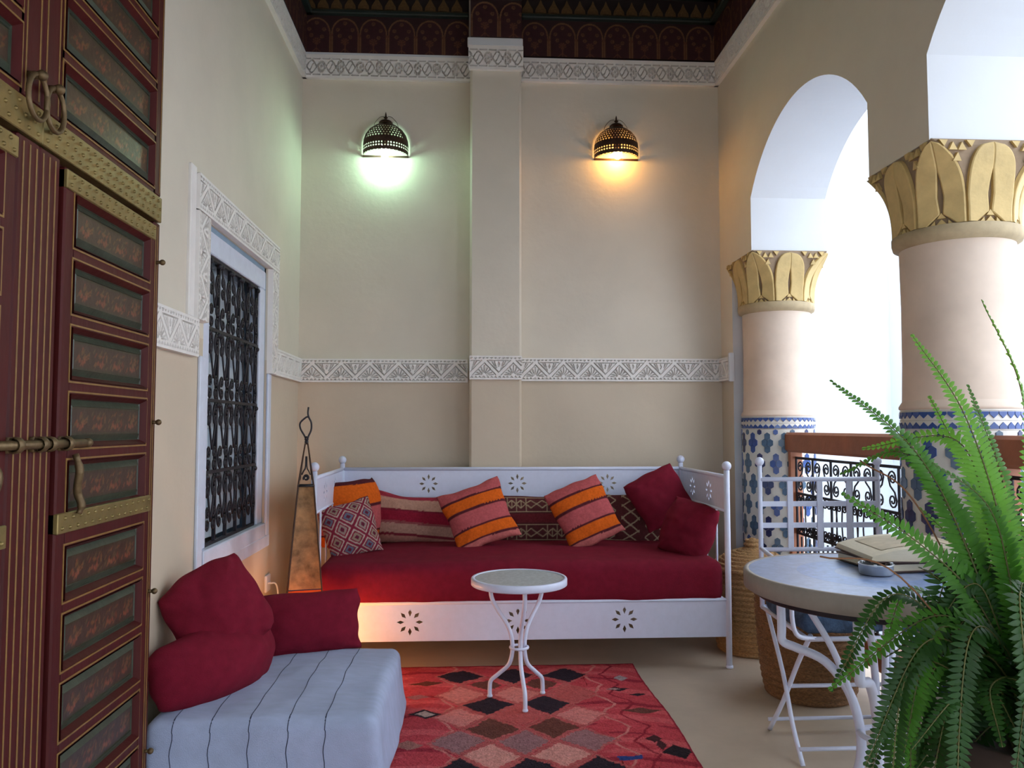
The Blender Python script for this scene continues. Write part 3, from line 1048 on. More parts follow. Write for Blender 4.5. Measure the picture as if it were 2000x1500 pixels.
for x, y in ((BX0, BY0), (BX1, BY0), (BX0, BY1), (BX1, BY1)):
    k = MB()
    k.tube([(x, y, 0), (x, y, 0.885)], 0.0135, 12)
    k.lathe([(0.0135, 0), (0.017, 0.002), (0.017, 0.012), (0.0135, 0.014)], 12, (x, y, 0.0))
    po = k.build('post', M_paint, bed, True)
    MB().ball((x, y, 0.905), 0.0215, 10).build('ball_finial', M_paint, po, True)
def rail(a, c, r=0.010):
    MB().tube([a, c], r, 10).build('rail', M_paint, bed, True)
rail((BX0, BY1, 0.855), (BX1, BY1, 0.855)); rail((BX0, BY1, 0.70), (BX1, BY1, 0.70), 0.007)
rail((BX0, BY0, 0.305), (BX1, BY0, 0.305), 0.008)
rail((BX0, BY1, 0.29), (BX1, BY1, 0.29), 0.008)
for x in (BX0, BX1):
    rail((x, BY0, 0.855), (x, BY1, 0.855)); rail((x, BY0, 0.70), (x, BY1, 0.70), 0.007); rail((x, BY0, 0.29), (x, BY1, 0.29), 0.008)
for k in range(9):
    x = BX0 + (BX1 - BX0) * (k + 1) / 10
    MB().tube([(x, BY1, 0.29), (x, BY1, 0.70)], 0.005, 8).build('spindle', M_paint, bed, True)
for x in (BX0, BX1):
    for k in range(4):
        y = BY0 + (BY1 - BY0) * (k + 1) / 5
        MB().tube([(x, y, 0.29), (x, y, 0.70)], 0.005, 8).build('spindle', M_paint, bed, True)
MB().box((BX0 + 0.015, BY0 + 0.01, 0.27), (BX1 - 0.015, BY1 - 0.01, 0.285)).build('mattress_base', M_paint, bed)

# ------------------------------------------------------------------ soft things
def soft_box(lo, hi, rad, res=0.02, amp=0.006, crown=0.02, nscale=5.0, flare=0.0, seed=0.0):
    """mattress: rounded box with a crowned, slightly rumpled surface"""
    lo = Vector(lo); hi = Vector(hi)
    cx = (lo + hi) / 2; hf = (hi - lo) / 2
    n = [max(4, int((hi[i] - lo[i]) / res)) for i in range(3)]
    b = MB(); cache = {}
    def pt(i, j, k):
        key = (i, j, k)
        if key in cache:
            return cache[key]
        p = Vector((-1 + 2 * i / n[0], -1 + 2 * j / n[1], -1 + 2 * k / n[2]))
        q = Vector([p[a] * hf[a] for a in range(3)])
        inner = Vector([max(-hf[a] + rad, min(hf[a] - rad, q[a])) for a in range(3)])
        d = q - inner
        nrm = d.normalized() if d.length > 1e-9 else Vector((0, 0, 1))
        q2 = inner + nrm * rad if d.length > 1e-9 else q
        w_ = cx + q2
        nz = noise.noise(Vector((w_.x * nscale + seed, w_.y * nscale, w_.z * nscale * 0.6))) + 0.5 * noise.noise(w_ * nscale * 2.3)
        w_ += nrm * nz * amp
        if p.z > -0.99:
            w_.z += crown * (1 - p.x ** 2) * (1 - p.y ** 2) * max(p.z, 0)
        if flare:
            f = (1 - p.z) / 2
            w_.x += flare * f * f * p.x; w_.y += flare * f * f * p.y
        cache[key] = len(b.v); b.v.append(tuple(w_))
        return cache[key]
    def face(a, fixed, u, nu, v, nv, flip):
        for i in range(nu):
            for j in range(nv):
                q = []
                for di, dj in ((0, 0), (1, 0), (1, 1), (0, 1)):
                    ix = [0, 0, 0]
                    ix[a] = fixed; ix[u] = i + di; ix[v] = j + dj
                    q.append(pt(*ix))
                b.f.append(tuple(q[::-1] if flip else q)); b.mi.append(0)
    face(2, n[2], 0, n[0], 1, n[1], False); face(2, 0, 0, n[0], 1, n[1], True)
    face(1, 0, 0, n[0], 2, n[2], False); face(1, n[1], 0, n[0], 2, n[2], True)
    face(0, 0, 1, n[1], 2, n[2], True); face(0, n[0], 1, n[1], 2, n[2], False)
    return b
mt = soft_box((BX0 + 0.012, BY0 - 0.012, 0.288), (BX1 - 0.018, BY1 - 0.015, 0.478), 0.05, 0.022, 0.007, 0.018, 4.5).build('mattress', M_crimson, smooth=True)
tag(mt, 'long crimson covered mattress lying on the white daybed', 'mattress')

def pillow(name, label, wd, ht, th, centre, roll=0, lean=0, yaw=0, colour=None, n=44, wr=0.006, ear=0.07, bend=0.0, fold=0.0, seed=0, sag=0.0, group=None, material=None, corner=0.03):
    """stuffed cushion; u to the right, v up, front at -y; bend curls it sideways, fold tips its top edge forward"""
    u = np.linspace(-1, 1, n); U, V = np.meshgrid(u, u)
    su = np.sign(U) * np.abs(U) ** 0.92; sv = np.sign(V) * np.abs(V) ** 0.92
    prof = (np.clip(1 - U ** 2, 0, 1) ** 0.55) * (np.clip(1 - V ** 2, 0, 1) ** 0.55)
    X = wd / 2 * su * (1 - ear * (1 - V ** 2) * U ** 2) * (1 - corner * (U * V) ** 2)
    Z = ht / 2 * sv * (1 - ear * (1 - U ** 2) * V ** 2) * (1 - corner * (U * V) ** 2)
    rs_ = np.random.RandomState(int(seed) + 40)
    a1, a2, a3, a4 = rs_.uniform(0, 6.3, 4)
    # uneven hand-sewn outline
    X = X + wd * 0.014 * np.abs(U) ** 3 * np.sin(V * 3.4 + a1) * np.sign(U) + wd * 0.006 * np.abs(U) ** 5 * np.sin(V * 9 + a2)
    Z = Z + ht * 0.014 * np.abs(V) ** 3 * np.sin(U * 3.1 + a3) * np.sign(V) + ht * 0.006 * np.abs(V) ** 5 * np.sin(U * 9 + a4)
    verts = []; cols = []; sides = []
    for side in (-1, 1):
        T = th / 2 * prof
        P = []
        for i in range(n):
            for j in range(n):
                x, z, t = X[i, j], Z[i, j], T[i, j]
                w_ = 0
                if t > 1e-6:
                    q = Vector((x * 9 + seed * 3.1, z * 9, side * 2 + seed))
                    w_ = wr * (noise.noise(q) + 0.5 * noise.noise(q * 2.6)) * min(1, t / (th * 0.12))
                    # creases running in from the corners
                    c = abs(x / wd) + abs(z / ht)
                    w_ += wr * 0.8 * math.sin(38 * (abs(x / wd) - abs(z / ht)) + seed) * max(0, c - 0.55)
                y = side * (t + w_)
                z2 = z - sag * (1 - U[i, j] ** 2) * max(V[i, j], 0)
                P.append((x, y, z2))
        sides.append(P)
    V3 = []
    for P in sides:
        for (x, y, z) in P:
            if fold:
                a = fold * (z / ht + 0.5)
                r = ht / fold
                y, z = -r * (1 - math.cos(a)) + y * math.cos(a), r * math.sin(a) + y * math.sin(a) - ht / 2
            if bend:
                a = bend * x / wd
                r = wd / bend
                x, y = (r + y) * math.sin(a), (r + y) * math.cos(a) - r
            V3.append(Vector((x, y, z)))
    Mx = Matrix.Rotation(yaw, 3, 'Z') @ Matrix.Rotation(-lean, 3, 'X') @ Matrix.Rotation(-roll, 3, 'Y')
    b = MB()
    b.v = [tuple(Mx @ p) for p in V3]
    i = np.arange(n * n).reshape(n, n)
    q = np.stack([i[:-1, :-1], i[:-1, 1:], i[1:, 1:], i[1:, :-1]], -1).reshape(-1, 4)
    b.f = q.tolist() + (q[:, ::-1] + n * n).tolist()
    b.mi = [0] * len(b.f)
    if colour is not None:
        c = colour(U, V).reshape(-1, 3)
        b.c = np.concatenate([c, c])
    me = b.mesh(name, material or (M_dyed if colour is not None else M_crimson), True)
    bm = bmesh.new(); bm.from_mesh(me)
    bmesh.ops.remove_doubles(bm, verts=bm.verts[:], dist=1e-5)
    bm.to_mesh(me); bm.free()
    o = obj(name, me, None, centre)
    return tag(o, label, 'cushion', group)

def band_fill(U, V, bands, jag=0.006):
    """woven stripes across v (0..1 bottom to top)"""
    t = (V + 1) / 2 + jag * np.sin(U * 3) * 0.5 + 0.10 * jag * np.sin(U * 60)
    C = np.empty(U.shape + (3,))
    C[:] = bands[-1][1]
    for top, col in reversed(bands):
        C[t <= top] = col
    return C
SAL, ORG, BRN, PNK = hexc('B5575A'), hexc('D4601C'), hexc('54232A'), hexc('C06A66')
def orange_stripes(U, V):
    return band_fill(U, V, [(0.10, PNK), (0.135, BRN), (0.30, ORG), (0.335, BRN), (0.545, SAL), (0.58, BRN), (0.755, ORG), (0.79, BRN), (1.01, SAL)])
def folded_stripes(U, V):
    return band_fill(U, V, [(0.20, ORG), (0.235, BRN), (0.56, SAL), (0.60, BRN), (0.93, ORG), (1.01, BRN)])
def rose_stripes(U, V):
    a, c = hexc('B78A78'), hexc('8E2034')
    return band_fill(U, V, [(0.14, hexc('A87466')), (0.19, hexc('7A2A34')), (0.36, hexc('B08676')), (0.40, hexc('8E4A4C')), (0.56, c), (0.60, hexc('7A2433')), (0.86, a), (1.01, hexc('9A3444'))], 0.03)
def kilim_diamonds(U, V):
    C = np.empty(U.shape + (3,)); C[:] = hexc('7A2638')
    x = (U + 0.12 * V) * 2.9; z = V * 2.9
    d = np.abs((x + z) / 2 % 1 - 0.5) * 2; e = np.abs((x - z) / 2 % 1 - 0.5) * 2
    k = np.maximum(d, e)
    cell = (np.floor((x + z) / 2) + 2 * np.floor((x - z) / 2)).astype(int) % 3
    C[k < 0.84] = hexc('A8948A')
    C[k < 0.66] = hexc('7A2638')
    inn = k < 0.50
    for q, cc in enumerate(('8E7A74', '5E6274', '8A7868')):
        C[inn & (cell == q)] = hexc(cc)
    C[k < 0.24] = hexc('5E2234')
    C[np.abs(V) > 0.95] = hexc('6A3038')
    return C
def kilim_hexes(U, V):
    C = np.empty(U.shape + (3,)); C[:] = hexc('5A2E30')
    t = (V + 1) / 2
    lightc = hexc('A08A70')
    for lo, hi in ((0.08, 0.40), (0.62, 0.94)):
        inb = (t > lo) & (t < hi)
        w_ = (t - lo) / (hi - lo)
        x = U * 5.5
        f = np.abs(x % 1 - 0.5) * 2
        line = (np.abs(w_ - (0.22 + 0.28 * f)) < 0.05) | (np.abs(w_ - (0.78 - 0.28 * f)) < 0.05) | (f > 0.9) | (np.abs(f - 0.02) < 0.07) & (np.abs(w_ - 0.5) < 0.3)
        C[inb & line] = lightc
        C[(np.abs(t - lo) < 0.012) | (np.abs(t - hi) < 0.012)] = lightc
    C[(t > 0.44) & (t < 0.58)] = hexc('6E2A30')
    return C
def kilim_lattice(U, V):
    C = np.empty(U.shape + (3,)); C[:] = hexc('562A2C')
    x = U * 3.2; z = V * 2.2
    l1 = np.abs((x + z) % 1 - 0.5) < 0.07; l2 = np.abs((x - z) % 1 - 0.5) < 0.07
    C[(l1 | l2) & (np.abs(U % 0.5 - 0.25) > 0.06)] = hexc('A18E76')
    C[V < -0.86] = hexc('B09878')
    C[np.abs(U) > 0.95] = hexc('45262A')
    return C

# cushions along the back of the daybed
pillow('cushion', 'long faded pink cushion with broad crimson stripes behind the orange striped one', 0.52, 0.30, 0.14, (-0.29, 4.20, 0.612), roll=-0.06, lean=0.22, colour=rose_stripes, n=60, seed=1, sag=0.035, wr=0.009)
pillow('cushion', 'dark brown kilim cushion with pale hexagon rows between the two orange striped cushions', 0.55, 0.27, 0.12, (0.36, 4.21, 0.592), lean=0.2, colour=kilim_hexes, n=110, seed=2)
pillow('cushion', 'brown kilim cushion with pale lattice lines beside the crimson cushions', 0.46, 0.27, 0.12, (0.86, 4.20, 0.592), roll=-0.05, lean=0.2, yaw=-0.1, colour=kilim_lattice, n=110, seed=3)
pillow('cushion', 'orange and pink striped square cushion tilted left of the daybed middle', 0.335, 0.335, 0.13, (0.052, 3.985, 0.640), roll=0.36, lean=0.45, colour=orange_stripes, n=72, seed=4, group='orange striped cushions')
pillow('cushion', 'orange and pink striped square cushion tilted right of the daybed middle', 0.31, 0.345, 0.13, (0.585, 3.985, 0.650), roll=0.40, lean=0.42, colour=orange_stripes, n=72, seed=5, group='orange striped cushions')
pillow('cushion', 'orange striped cushion folded over in the far left corner of the daybed', 0.40, 0.34, 0.15, (-0.585, 4.10, 0.645), roll=0.10, lean=0.06, yaw=0.45, colour=folded_stripes, n=72, seed=6, bend=-2.5, group='orange striped cushions')
pillow('cushion', 'crimson and cream diamond kilim cushion leaning beside the floor lamp', 0.27, 0.285, 0.12, (-0.565, 3.86, 0.590), roll=0.22, lean=0.35, yaw=0.35, colour=kilim_diamonds, n=110, seed=7)
pillow('cushion', 'plain crimson cushion standing on its corner against the daybed back rail', 0.30, 0.30, 0.13, (1.0, 4.10, 0.715), roll=0.50, lean=0.35, yaw=-0.15, seed=8, wr=0.012, corner=0.05)
pillow('cushion', 'plain crimson cushion propped against the right arm of the daybed', 0.27, 0.29, 0.15, (1.058, 3.78, 0.585), roll=-0.28, lean=0.25, yaw=-0.75, seed=9, wr=0.016, ear=0.0, corner=0.08)

# ------------------------------------------------------------------ floor banquette with blue cover
M_bluecloth = mat('blue_grey_cloth', hexc('AEBAD8'), 0.92, 0.07, 14, 0.3, 350, spec=0.15, stretch=(1, 3, 1))
M_seam = mat('dark_stitching', hexc('2E3550'), 0.9, 0.1, 60)
QX0, QX1, QY0, QY1, QZ = -0.925, -0.255, 2.34, 3.10, 0.243
bq = thing('floor_mattress', 'low floor mattress under a blue grey stitched throw beside the door', 'mattress', (0, 0, 0))
sb = soft_box((QX0, QY0, 0.004), (QX1, QY1, QZ), 0.038, 0.016, 0.009, 0.014, 5.0, flare=0.028, seed=3)
thr = sb.build('throw', M_bluecloth, bq, True)
from mathutils.bvhtree import BVHTree
tree = BVHTree.FromPolygons([Vector(v) for v in sb.v], sb.f)
for x in (-0.84, -0.735, -0.625, -0.515, -0.41):
    pts = []
    for k in range(60):
        y = QY1 - 0.015 - (QY1 - QY0 - 0.03) * k / 59
        h = tree.ray_cast(Vector((x, y, 1)), Vector((0, 0, -1)))
        if h[0]:
            pts.append(h[0] + Vector((0.0015 * math.sin(k * 0.4 + x * 30), 0, 0)))
    for k in range(7):
        h = tree.ray_cast(Vector((x, QY0 - 0.30 + 0.012 * k * 0, QZ + 0.30 + 0.045 - 0.012 * k)), Vector((0, 1, -1)).normalized())
        if h[0]:
            pts.append(h[0])
    for k in range(1, 16):
        z = QZ - 0.02 - (QZ - 0.03) * k / 15
        h = tree.ray_cast(Vector((x + 0.003 * math.sin(k), 1.0, z)), Vector((0, 1, 0)))
        if h[0]:
            pts.append(h[0])
    MB().tube(pts, 0.0013, 4).build('seam', M_seam, thr)
pillow('cushion', 'plump crimson cushion standing upright against the wall beside the painted door', 0.29, 0.31, 0.17, (-0.80, 2.62, 0.485), roll=0.5, lean=0.12, yaw=0.60, seed=11, wr=0.016, ear=-0.03, corner=0.10)
pillow('bolster', 'curved crimson bolster lying at the front of the blue floor mattress', 0.52, 0.22, 0.20, (-0.775, 2.60, 0.345), roll=0.0, lean=0.25, yaw=1.15, bend=-0.9, seed=12, wr=0.010, ear=-0.02, corner=0.16)
pillow('bolster', 'long crimson bolster standing along the far edge of the blue floor mattress', 0.52, 0.235, 0.15, (-0.66, 3.02, 0.345), roll=0.05, lean=0.1, yaw=0.22, seed=13, wr=0.011, ear=0.02, corner=0.05)

# ------------------------------------------------------------------ rug
RX0, RX1, RY0, RY1 = -0.50, 0.752, 1.75, 3.615
def rug_colours(X, Y):
    red, red2, pink, dark, brown, grey, lightp = (hexc(c) for c in ('BC464E', 'CA5A5E', 'D0807A', '332A32', '6A4038', '9A6E70', 'D49288'))
    C = np.empty(X.shape + (3,)); C[:] = red
    nz = np.sin(Y * 61 + 3 * np.sin(X * 9)) * 0.5 + np.sin(Y * 23 + X * 4) * 0.5
    C[nz > 0.35] = red2
    C[nz < -0.75] = hexc('96303C')
    X0, Y0 = X, Y
    X = X + 0.007 * np.sin(Y0 * 19 + 1.3 * np.sin(X0 * 13)) + 0.003 * np.sin(Y0 * 71 + X0 * 23)
    Y = Y + 0.007 * np.sin(X0 * 17 + 2 * np.sin(Y0 * 11)) + 0.003 * np.sin(X0 * 83 - Y0 * 31)
    # field of lozenges; rows half a step apart
    px, pz = 0.112, 0.1185
    x = (X - 0.195) / px; y = (3.462 - Y) / pz
    # index of the lozenge: centres where i + j is even
    a = (x + y) / 2; c = (x - y) / 2
    ia, ic = np.floor(a + 0.5), np.floor(c + 0.5)
    i = ia + ic; j = ia - ic
    k = np.maximum(np.abs(a - ia), np.abs(c - ic)) * 2
    field = (np.abs(i) <= 2.1) & (j >= -0.5)
    wob = 0.05 * np.sin(X * 140) * np.sin(Y * 170)
    rows = [dark, brown, pink, dark, pink, brown, grey, lightp, dark, grey, pink, dark, lightp, brown, pink, dark]
    for r, col in enumerate(rows):
        m = field & (j == r)
        size = 0.62 if r == 1 else 0.84
        C[m & (k < 0.98) & (k > 0.86)] = hexc('B5605C')
        sel = m & (k + wob < size)
        C[sel] = col
        if r in (2, 7, 4):
            C[sel & ((i.astype(int) * 7 + j.astype(int)) % 3 == 1)] = hexc('B85A58')
    # side zones: zigzag lines and scattered small devices
    side = ~field
    zz = np.abs(((Y * 4.2) % 1) - 0.5) * 2
    for off, cc in ((0.50, 'C97A74'), (0.57, '8E2A36'), (-0.12, 'C97A74')):
        C[side & (np.abs(X - off - 0.07 * zz) < 0.006)] = hexc(cc)
    def dia(cx, cy, rx, ry, cc):
        C[(np.abs(X - cx) / rx + np.abs(Y - cy) / ry) < 1] = hexc(cc)
    for q in ((0.66, 3.40, 0.035, 0.035, 'A09090'), (0.62, 3.27, 0.055, 0.022, '30282E'), (0.605, 3.272, 0.032, 0.010, 'B08A86'), (0.675, 3.19, 0.035, 0.02, '30282E'), (0.66, 3.02, 0.08, 0.03, '6A4038'),
              (-0.16, 3.02, 0.06, 0.045, '3A2E34'), (-0.16, 3.02, 0.035, 0.026, 'B9A29A'), (-0.2, 3.22, 0.05, 0.03, '9A6468'), (-0.17, 3.38, 0.07, 0.03, '6A3A30'), (-0.2, 2.74, 0.06, 0.04, '9E6A62'),
              (0.64, 2.75, 0.03, 0.03, '4A2A2C'), (0.66, 2.70, 0.02, 0.05, '4A2A2C'), (0.70, 2.63, 0.05, 0.06, '2E262A'), (0.60, 2.45, 0.05, 0.06, '2E262A')):
        dia(*q)
    C[(np.abs(X - 0.53) < 0.045) & (np.abs(Y - 2.60) < 0.018)] = hexc('33447E')
    X, Y = X0, Y0
    edge = (X > RX1 - 0.012) | (X < RX0 + 0.012) | (Y > RY1 - 0.015)
    C[edge] = hexc('8E2A38')
    return C
nx, ny = 300, 400
X, Y = np.meshgrid(np.linspace(RX0, RX1, nx), np.linspace(RY0, RY1, ny))
Zr = 0.010 + 0.0015 * np.sin(X * 47 + Y * 31) * np.sin(Y * 53)
Zr[0] = Zr[-1] = 0.001; Zr[:, 0] = Zr[:, -1] = 0.001
Xw = X + 0.006 * np.sin(Y * 7) * (X > 0.5)
b = gridmesh(Xw, Y, Zr)
b.c = rug_colours(X, Y).reshape(-1, 3)
M_rug = mat('wool_pile', attr=True, rough=1.0, var=0.22, scale=70, bump=0.9, bscale=140, spec=0.05)
rug = b.build('rug', M_rug, smooth=True)
tag(rug, 'red Berber rug with dark and pink lozenges on the floor', 'rug')

# ------------------------------------------------------------------ small round side table
st = thing('side_table', 'small round white iron table with pale top on the red rug', 'table', (0.202, 3.15, 0.0115))
M_ttop = mat('pale_mosaic', hexc('A9AEB0'), 0.45, 0.22, 70, 0.08, 120)
MB().lathe([(0.02, 0.449), (0.186, 0.449), (0.190, 0.452), (0.190, 0.474), (0.187, 0.478), (0.176, 0.478), (0.176, 0.470)], 48).build('rim', M_paint, st, True)
MB().lathe([(0.0005, 0.4755), (0.1765, 0.4755)], 48).build('top', M_ttop, st)
for k in range(3):
    a = -PI / 2 + 0.12 + k * 2 * PI / 3
    pr = [(0.118, 0.452), (0.119, 0.40), (0.098, 0.355), (0.045, 0.28), (0.028, 0.21), (0.040, 0.14), (0.085, 0.095), (0.118, 0.065), (0.124, 0.035), (0.124, 0.003)]
    pts = smoothpath([(r * math.cos(a), r * math.sin(a), z) for r, z in pr], 5)
    k_ = MB().tube(pts, 0.0085, 8)
    lg = k_.build('leg', M_paint, st, True)
    MB().lathe([(0.0105, 0.0), (0.0115, 0.004), (0.009, 0.010)], 10, (0.124 * math.cos(a), 0.124 * math.sin(a), 0), cap=True).build('foot', M_paint, lg, True)
MB().tube([(0.034 * math.cos(q / 24 * 2 * PI), 0.034 * math.sin(q / 24 * 2 * PI), 0.205) for q in range(24)], 0.006, 8, closed=True).build('ring', M_paint, st, True)

# ------------------------------------------------------------------ leather floor lamp in the corner
M_leather = mat('goat_leather', hexc('A58058'), 0.7, 0.5, 22, 0.2, 60, translucent=0.35)
M_glow = mat('thin_leather', hexc('B05A34'), 0.7, 0.2, 14, 0.1, 60, translucent=0.6)
M_rod = mat('rusty_rod', hexc('4A3428'), 0.7, 0.2, 40)
fl = thing('floor_lamp', 'tall pyramid leather floor lamp with iron loop beside the daybed', 'lamp', (-0.672, 3.33, 0), 0.22)
ZB, ZS, ZT = 0.26, 0.425, 0.84
def half_at(z):
    return 0.080 + (0.027 - 0.080) * (z - ZB) / (ZT - ZB)
cn = [(-1, -1), (1, -1), (1, 1), (-1, 1)]
for k in range(4):
    for z0, z1, m, nm in ((ZB, ZS, M_glow, 'lower_panel'), (ZS, ZT, M_leather, 'panel')):
        a, c = cn[k], cn[(k + 1) % 4]
        nu, nv = 10, 16
        pb = MB(); vs = []
        for i in range(nv + 1):
            z = z0 + (z1 - z0) * i / nv
            h = half_at(z)
            for j in range(nu + 1):
                f = j / nu
                x = (a[0] + (c[0] - a[0]) * f) * h; y = (a[1] + (c[1] - a[1]) * f) * h
                nrm = Vector((a[0] + c[0], a[1] + c[1], 0)).normalized()
                pinch = -0.012 * math.sin(PI * f) * (1 if z0 > 0.3 else 0.4) + 0.004 * noise.noise(Vector((x * 40, y * 40, z * 14)))
                if nm == 'lower_panel':
                    pinch += 0.0
                vs.append((x + nrm.x * pinch, y + nrm.y * pinch, z))
        pb.add(vs, [(i * (nu + 1) + j, i * (nu + 1) + j + 1, (i + 1) * (nu + 1) + j + 1, (i + 1) * (nu + 1) + j) for i in range(nv) for j in range(nu)])
        pb.build(nm, m, fl, True)
    a = cn[k]
    hb = half_at(0.0)
    MB().tube([(a[0] * hb, a[1] * hb, 0.0), (a[0] * 0.031, a[1] * 0.031, ZT), (a[0] * 0.005, a[1] * 0.005, 1.015)], 0.003, 6).build('corner_rod', M_rod, fl, True)
    MB().tube([(cn[k][0] * half_at(ZS) * 1.02, cn[k][1] * half_at(ZS) * 1.02, ZS), (cn[(k + 1) % 4][0] * half_at(ZS) * 1.02, cn[(k + 1) % 4][1] * half_at(ZS) * 1.02, ZS)], 0.0022, 5).build('stitching', M_seam, fl)
    MB().tube([(cn[k][0] * 0.031, cn[k][1] * 0.031, ZT), (cn[(k + 1) % 4][0] * 0.031, cn[(k + 1) % 4][1] * 0.031, ZT)], 0.004, 6).build('top_bar', M_iron, fl, True)
    # curl in each face of the iron cap
    sp = spiral(0, 0.872, 0.004, 0.013, 0, 1.6, 20)
    mx = Matrix.Rotation(k * PI / 2, 3, 'Z')
    pts = [mx @ Vector((x, -0.027 + (z - ZT) * 0.12, z)) for x, _, z in sp]
    MB().tube(pts, 0.0026, 5).build('curl', M_iron, fl, True)
    for sg in (-1, 1):
        pts = [mx @ Vector((x, -0.027 + (z - ZT) * 0.13, z)) for x, z in ((sg * 0.017, 0.885), (sg * 0.010, 0.90), (sg * 0.003, 0.915), (sg * 0.002, 0.96))]
        MB().tube(smoothpath(pts, 4), 0.0024, 5).build('curl', M_iron, fl, True)
loop = smoothpath([(0, 0, 1.01), (-0.006, 0, 1.04), (-0.025, 0, 1.075), (-0.026, 0, 1.10), (-0.004, 0, 1.122), (0.004, 0, 1.124)], 5)
MB().tube(loop, 0.0036, 6).build('loop', M_iron, fl, True)
MB().tube(smoothpath([(0, 0, 1.01), (0.006, 0, 1.04), (0.018, 0, 1.07), (0.018, 0, 1.10), (0.008, 0, 1.122), (0.004, 0, 1.14), (0.006, 0, 1.165)], 5), 0.0036, 6).build('loop', M_iron, fl, True)
k = MB()
for z in (1.02, 1.03, 1.04):
    k.lathe([(0.006, -0.004), (0.0095, 0), (0.006, 0.004)], 10, (0, 0, z))
k.build('binding', M_iron, fl, True)
M_bulb_o = mat('amber_bulb', (1.0, 0.42, 0.12), 0.4, emit=14)
MB().ball((0, 0, 0.19), 0.022, 8).build('bulb', M_bulb_o, fl, True)
MB().tube([(0, 0, 0.0), (0, 0, 0.17)], 0.007, 8).build('bulb_stem', M_iron, fl, True)
def lamp_light(name, loc, energy, color, r, parent=None):
    d = bpy.data.lights.new(name, 'POINT')
    d.energy = energy; d.color = color; d.shadow_soft_size = r
    o = bpy.data.objects.new(name, d)
    COL.objects.link(o); o.location = loc
    if parent:
        o.parent = parent
    return o
lamp_light('floor_lamp_light', (0, 0, 0.19), 16.0, (1.0, 0.40, 0.10), 0.03, fl)

# socket and cord on the left wall
so = thing('wall_socket', 'white socket with cord low on the left wall behind the lamp', 'socket', (XL, 3.86, 0.34), PI / 2)
MB().bbox((-0.04, -0.012, -0.04), (0.04, 0, 0.04), 0.004).build('plate', M_sashw, so)
MB().lathe([(0.022, 0.0), (0.022, 0.006), (0.0001, 0.006)], 14).build('outlet', M_sashw, so)
MB().tube(smoothpath([(0.0, -0.014, 0), (0.01, -0.05, -0.02), (0.02, -0.06, -0.2), (0.0, -0.08, -0.336)], 6), 0.004, 6).build('cord', M_sashw, so, True)

# ------------------------------------------------------------------ pierced wall lamps
def sconce(x, z, label, warm):
    t = thing('wall_lamp', label, 'lamp', (x, YB, z), group='pierced wall lamps')
    pr = [(0.128, 0.0), (0.130, 0.03), (0.130, 0.065), (0.127, 0.095), (0.117, 0.125), (0.098, 0.153), (0.070, 0.176), (0.036, 0.196)]
    zz = np.linspace(0, 0.196, 79); rr = np.interp(zz, [p[1] for p in pr], [p[0] for p in pr])
    na = 220
    b = MB()
    for i in range(79):
        for j in range(na + 1):
            a = PI + PI * j / na
            b.v.append((rr[i] * math.cos(a), rr[i] * math.sin(a) - 0.004, zz[i]))
    for i in range(78):
        zc = (zz[i] + zz[i + 1]) / 2
        for j in range(na):
            f = (j + 0.5) / na
            hole = False
            if 0.024 < zc < 0.056:
                p, q = f * 24 % 1, (zc - 0.024) / 0.016 % 1
                hole = abs(p - 0.5) + abs(q - 0.5) < 0.33
            elif 0.086 < zc < 0.158:
                row = int((zc - 0.086) / 0.0145)
                p, q = (f * 22 + 0.5 * (row % 2)) % 1, (zc - 0.086) / 0.0145 % 1
                hole = abs(p - 0.5) + abs(q - 0.5) < 0.34 and (warm or abs(f - 0.5) < 0.30 - (zc - 0.086) * 0.9)
            elif zc < 0.010:
                p = f * 18 % 1
                hole = (p - 0.5) ** 2 * 4 + ((0.010 - zc) / 0.010) ** 2 * 0.9 > 1 or (abs(p - 0.5) < 0.22 and 0.002 < zc < 0.007)
            if not hole:
                b.f.append((i * (na + 1) + j, i * (na + 1) + j + 1, (i + 1) * (na + 1) + j + 1, (i + 1) * (na + 1) + j)); b.mi.append(0)
    b.build('pierced_shade', M_lampmetal, t, True)
    MB().lathe([(0.040, 0.190), (0.040, 0.198), (0.030, 0.208), (0.012, 0.215), (0.006, 0.222), (0.013, 0.228), (0.006, 0.234), (0.004, 0.25), (0.0005, 0.262)], 16, (0, -0.02, 0)).build('finial', M_lampmetal, t, True)
    k = MB(); k.bbox((-0.13, -0.006, 0.0), (0.13, 0.0, 0.012), 0.001); k.bbox((-0.02, -0.05, 0.10), (0.02, 0, 0.115), 0.002)
    k.build('wall_bracket', M_lampmetal, t)
    k = MB(); k.tube([(0, -0.055, 0.11), (0, -0.055, 0.055)], 0.016, 12)
    k.build('lamp_holder', M_lampmetal, t, True)
    k = MB()
    for sg in (-1, 1):
        k.tube(smoothpath([(sg * 0.01, -0.012, 0.24), (sg * 0.035, -0.008, 0.235), (sg * 0.062, -0.006, 0.205), (sg * 0.07, -0.004, 0.18)], 4), 0.0012, 4)
    k.build('wire', M_lampmetal, t)
    k = MB()
    if warm:
        k.ball((0, -0.055, 0.018), 0.027, 8)
        k.build('bulb', M_bulb_w, t, True)
        lamp_light('warm_lamp_light', (0.0, -0.055, 0.012), 8.0, (1.0, 0.43, 0.07), 0.034, t)
    else:
        k.tube([(-0.012, -0.055, 0.055), (-0.012, -0.055, -0.03), (0.012, -0.055, -0.03), (0.012, -0.055, 0.055)], 0.008, 8)
        k.build('bulb', M_bulb_c, t, True)
        lamp_light('cool_lamp_light', (0.0, -0.055, -0.02), 5.6, (0.52, 1.0, 0.70), 0.034, t)
    return t
M_lampmetal = mat('pierced_copper', hexc('4E3A30'), 0.5, 0.25, 40, 0.1, 80, metal=0.7)
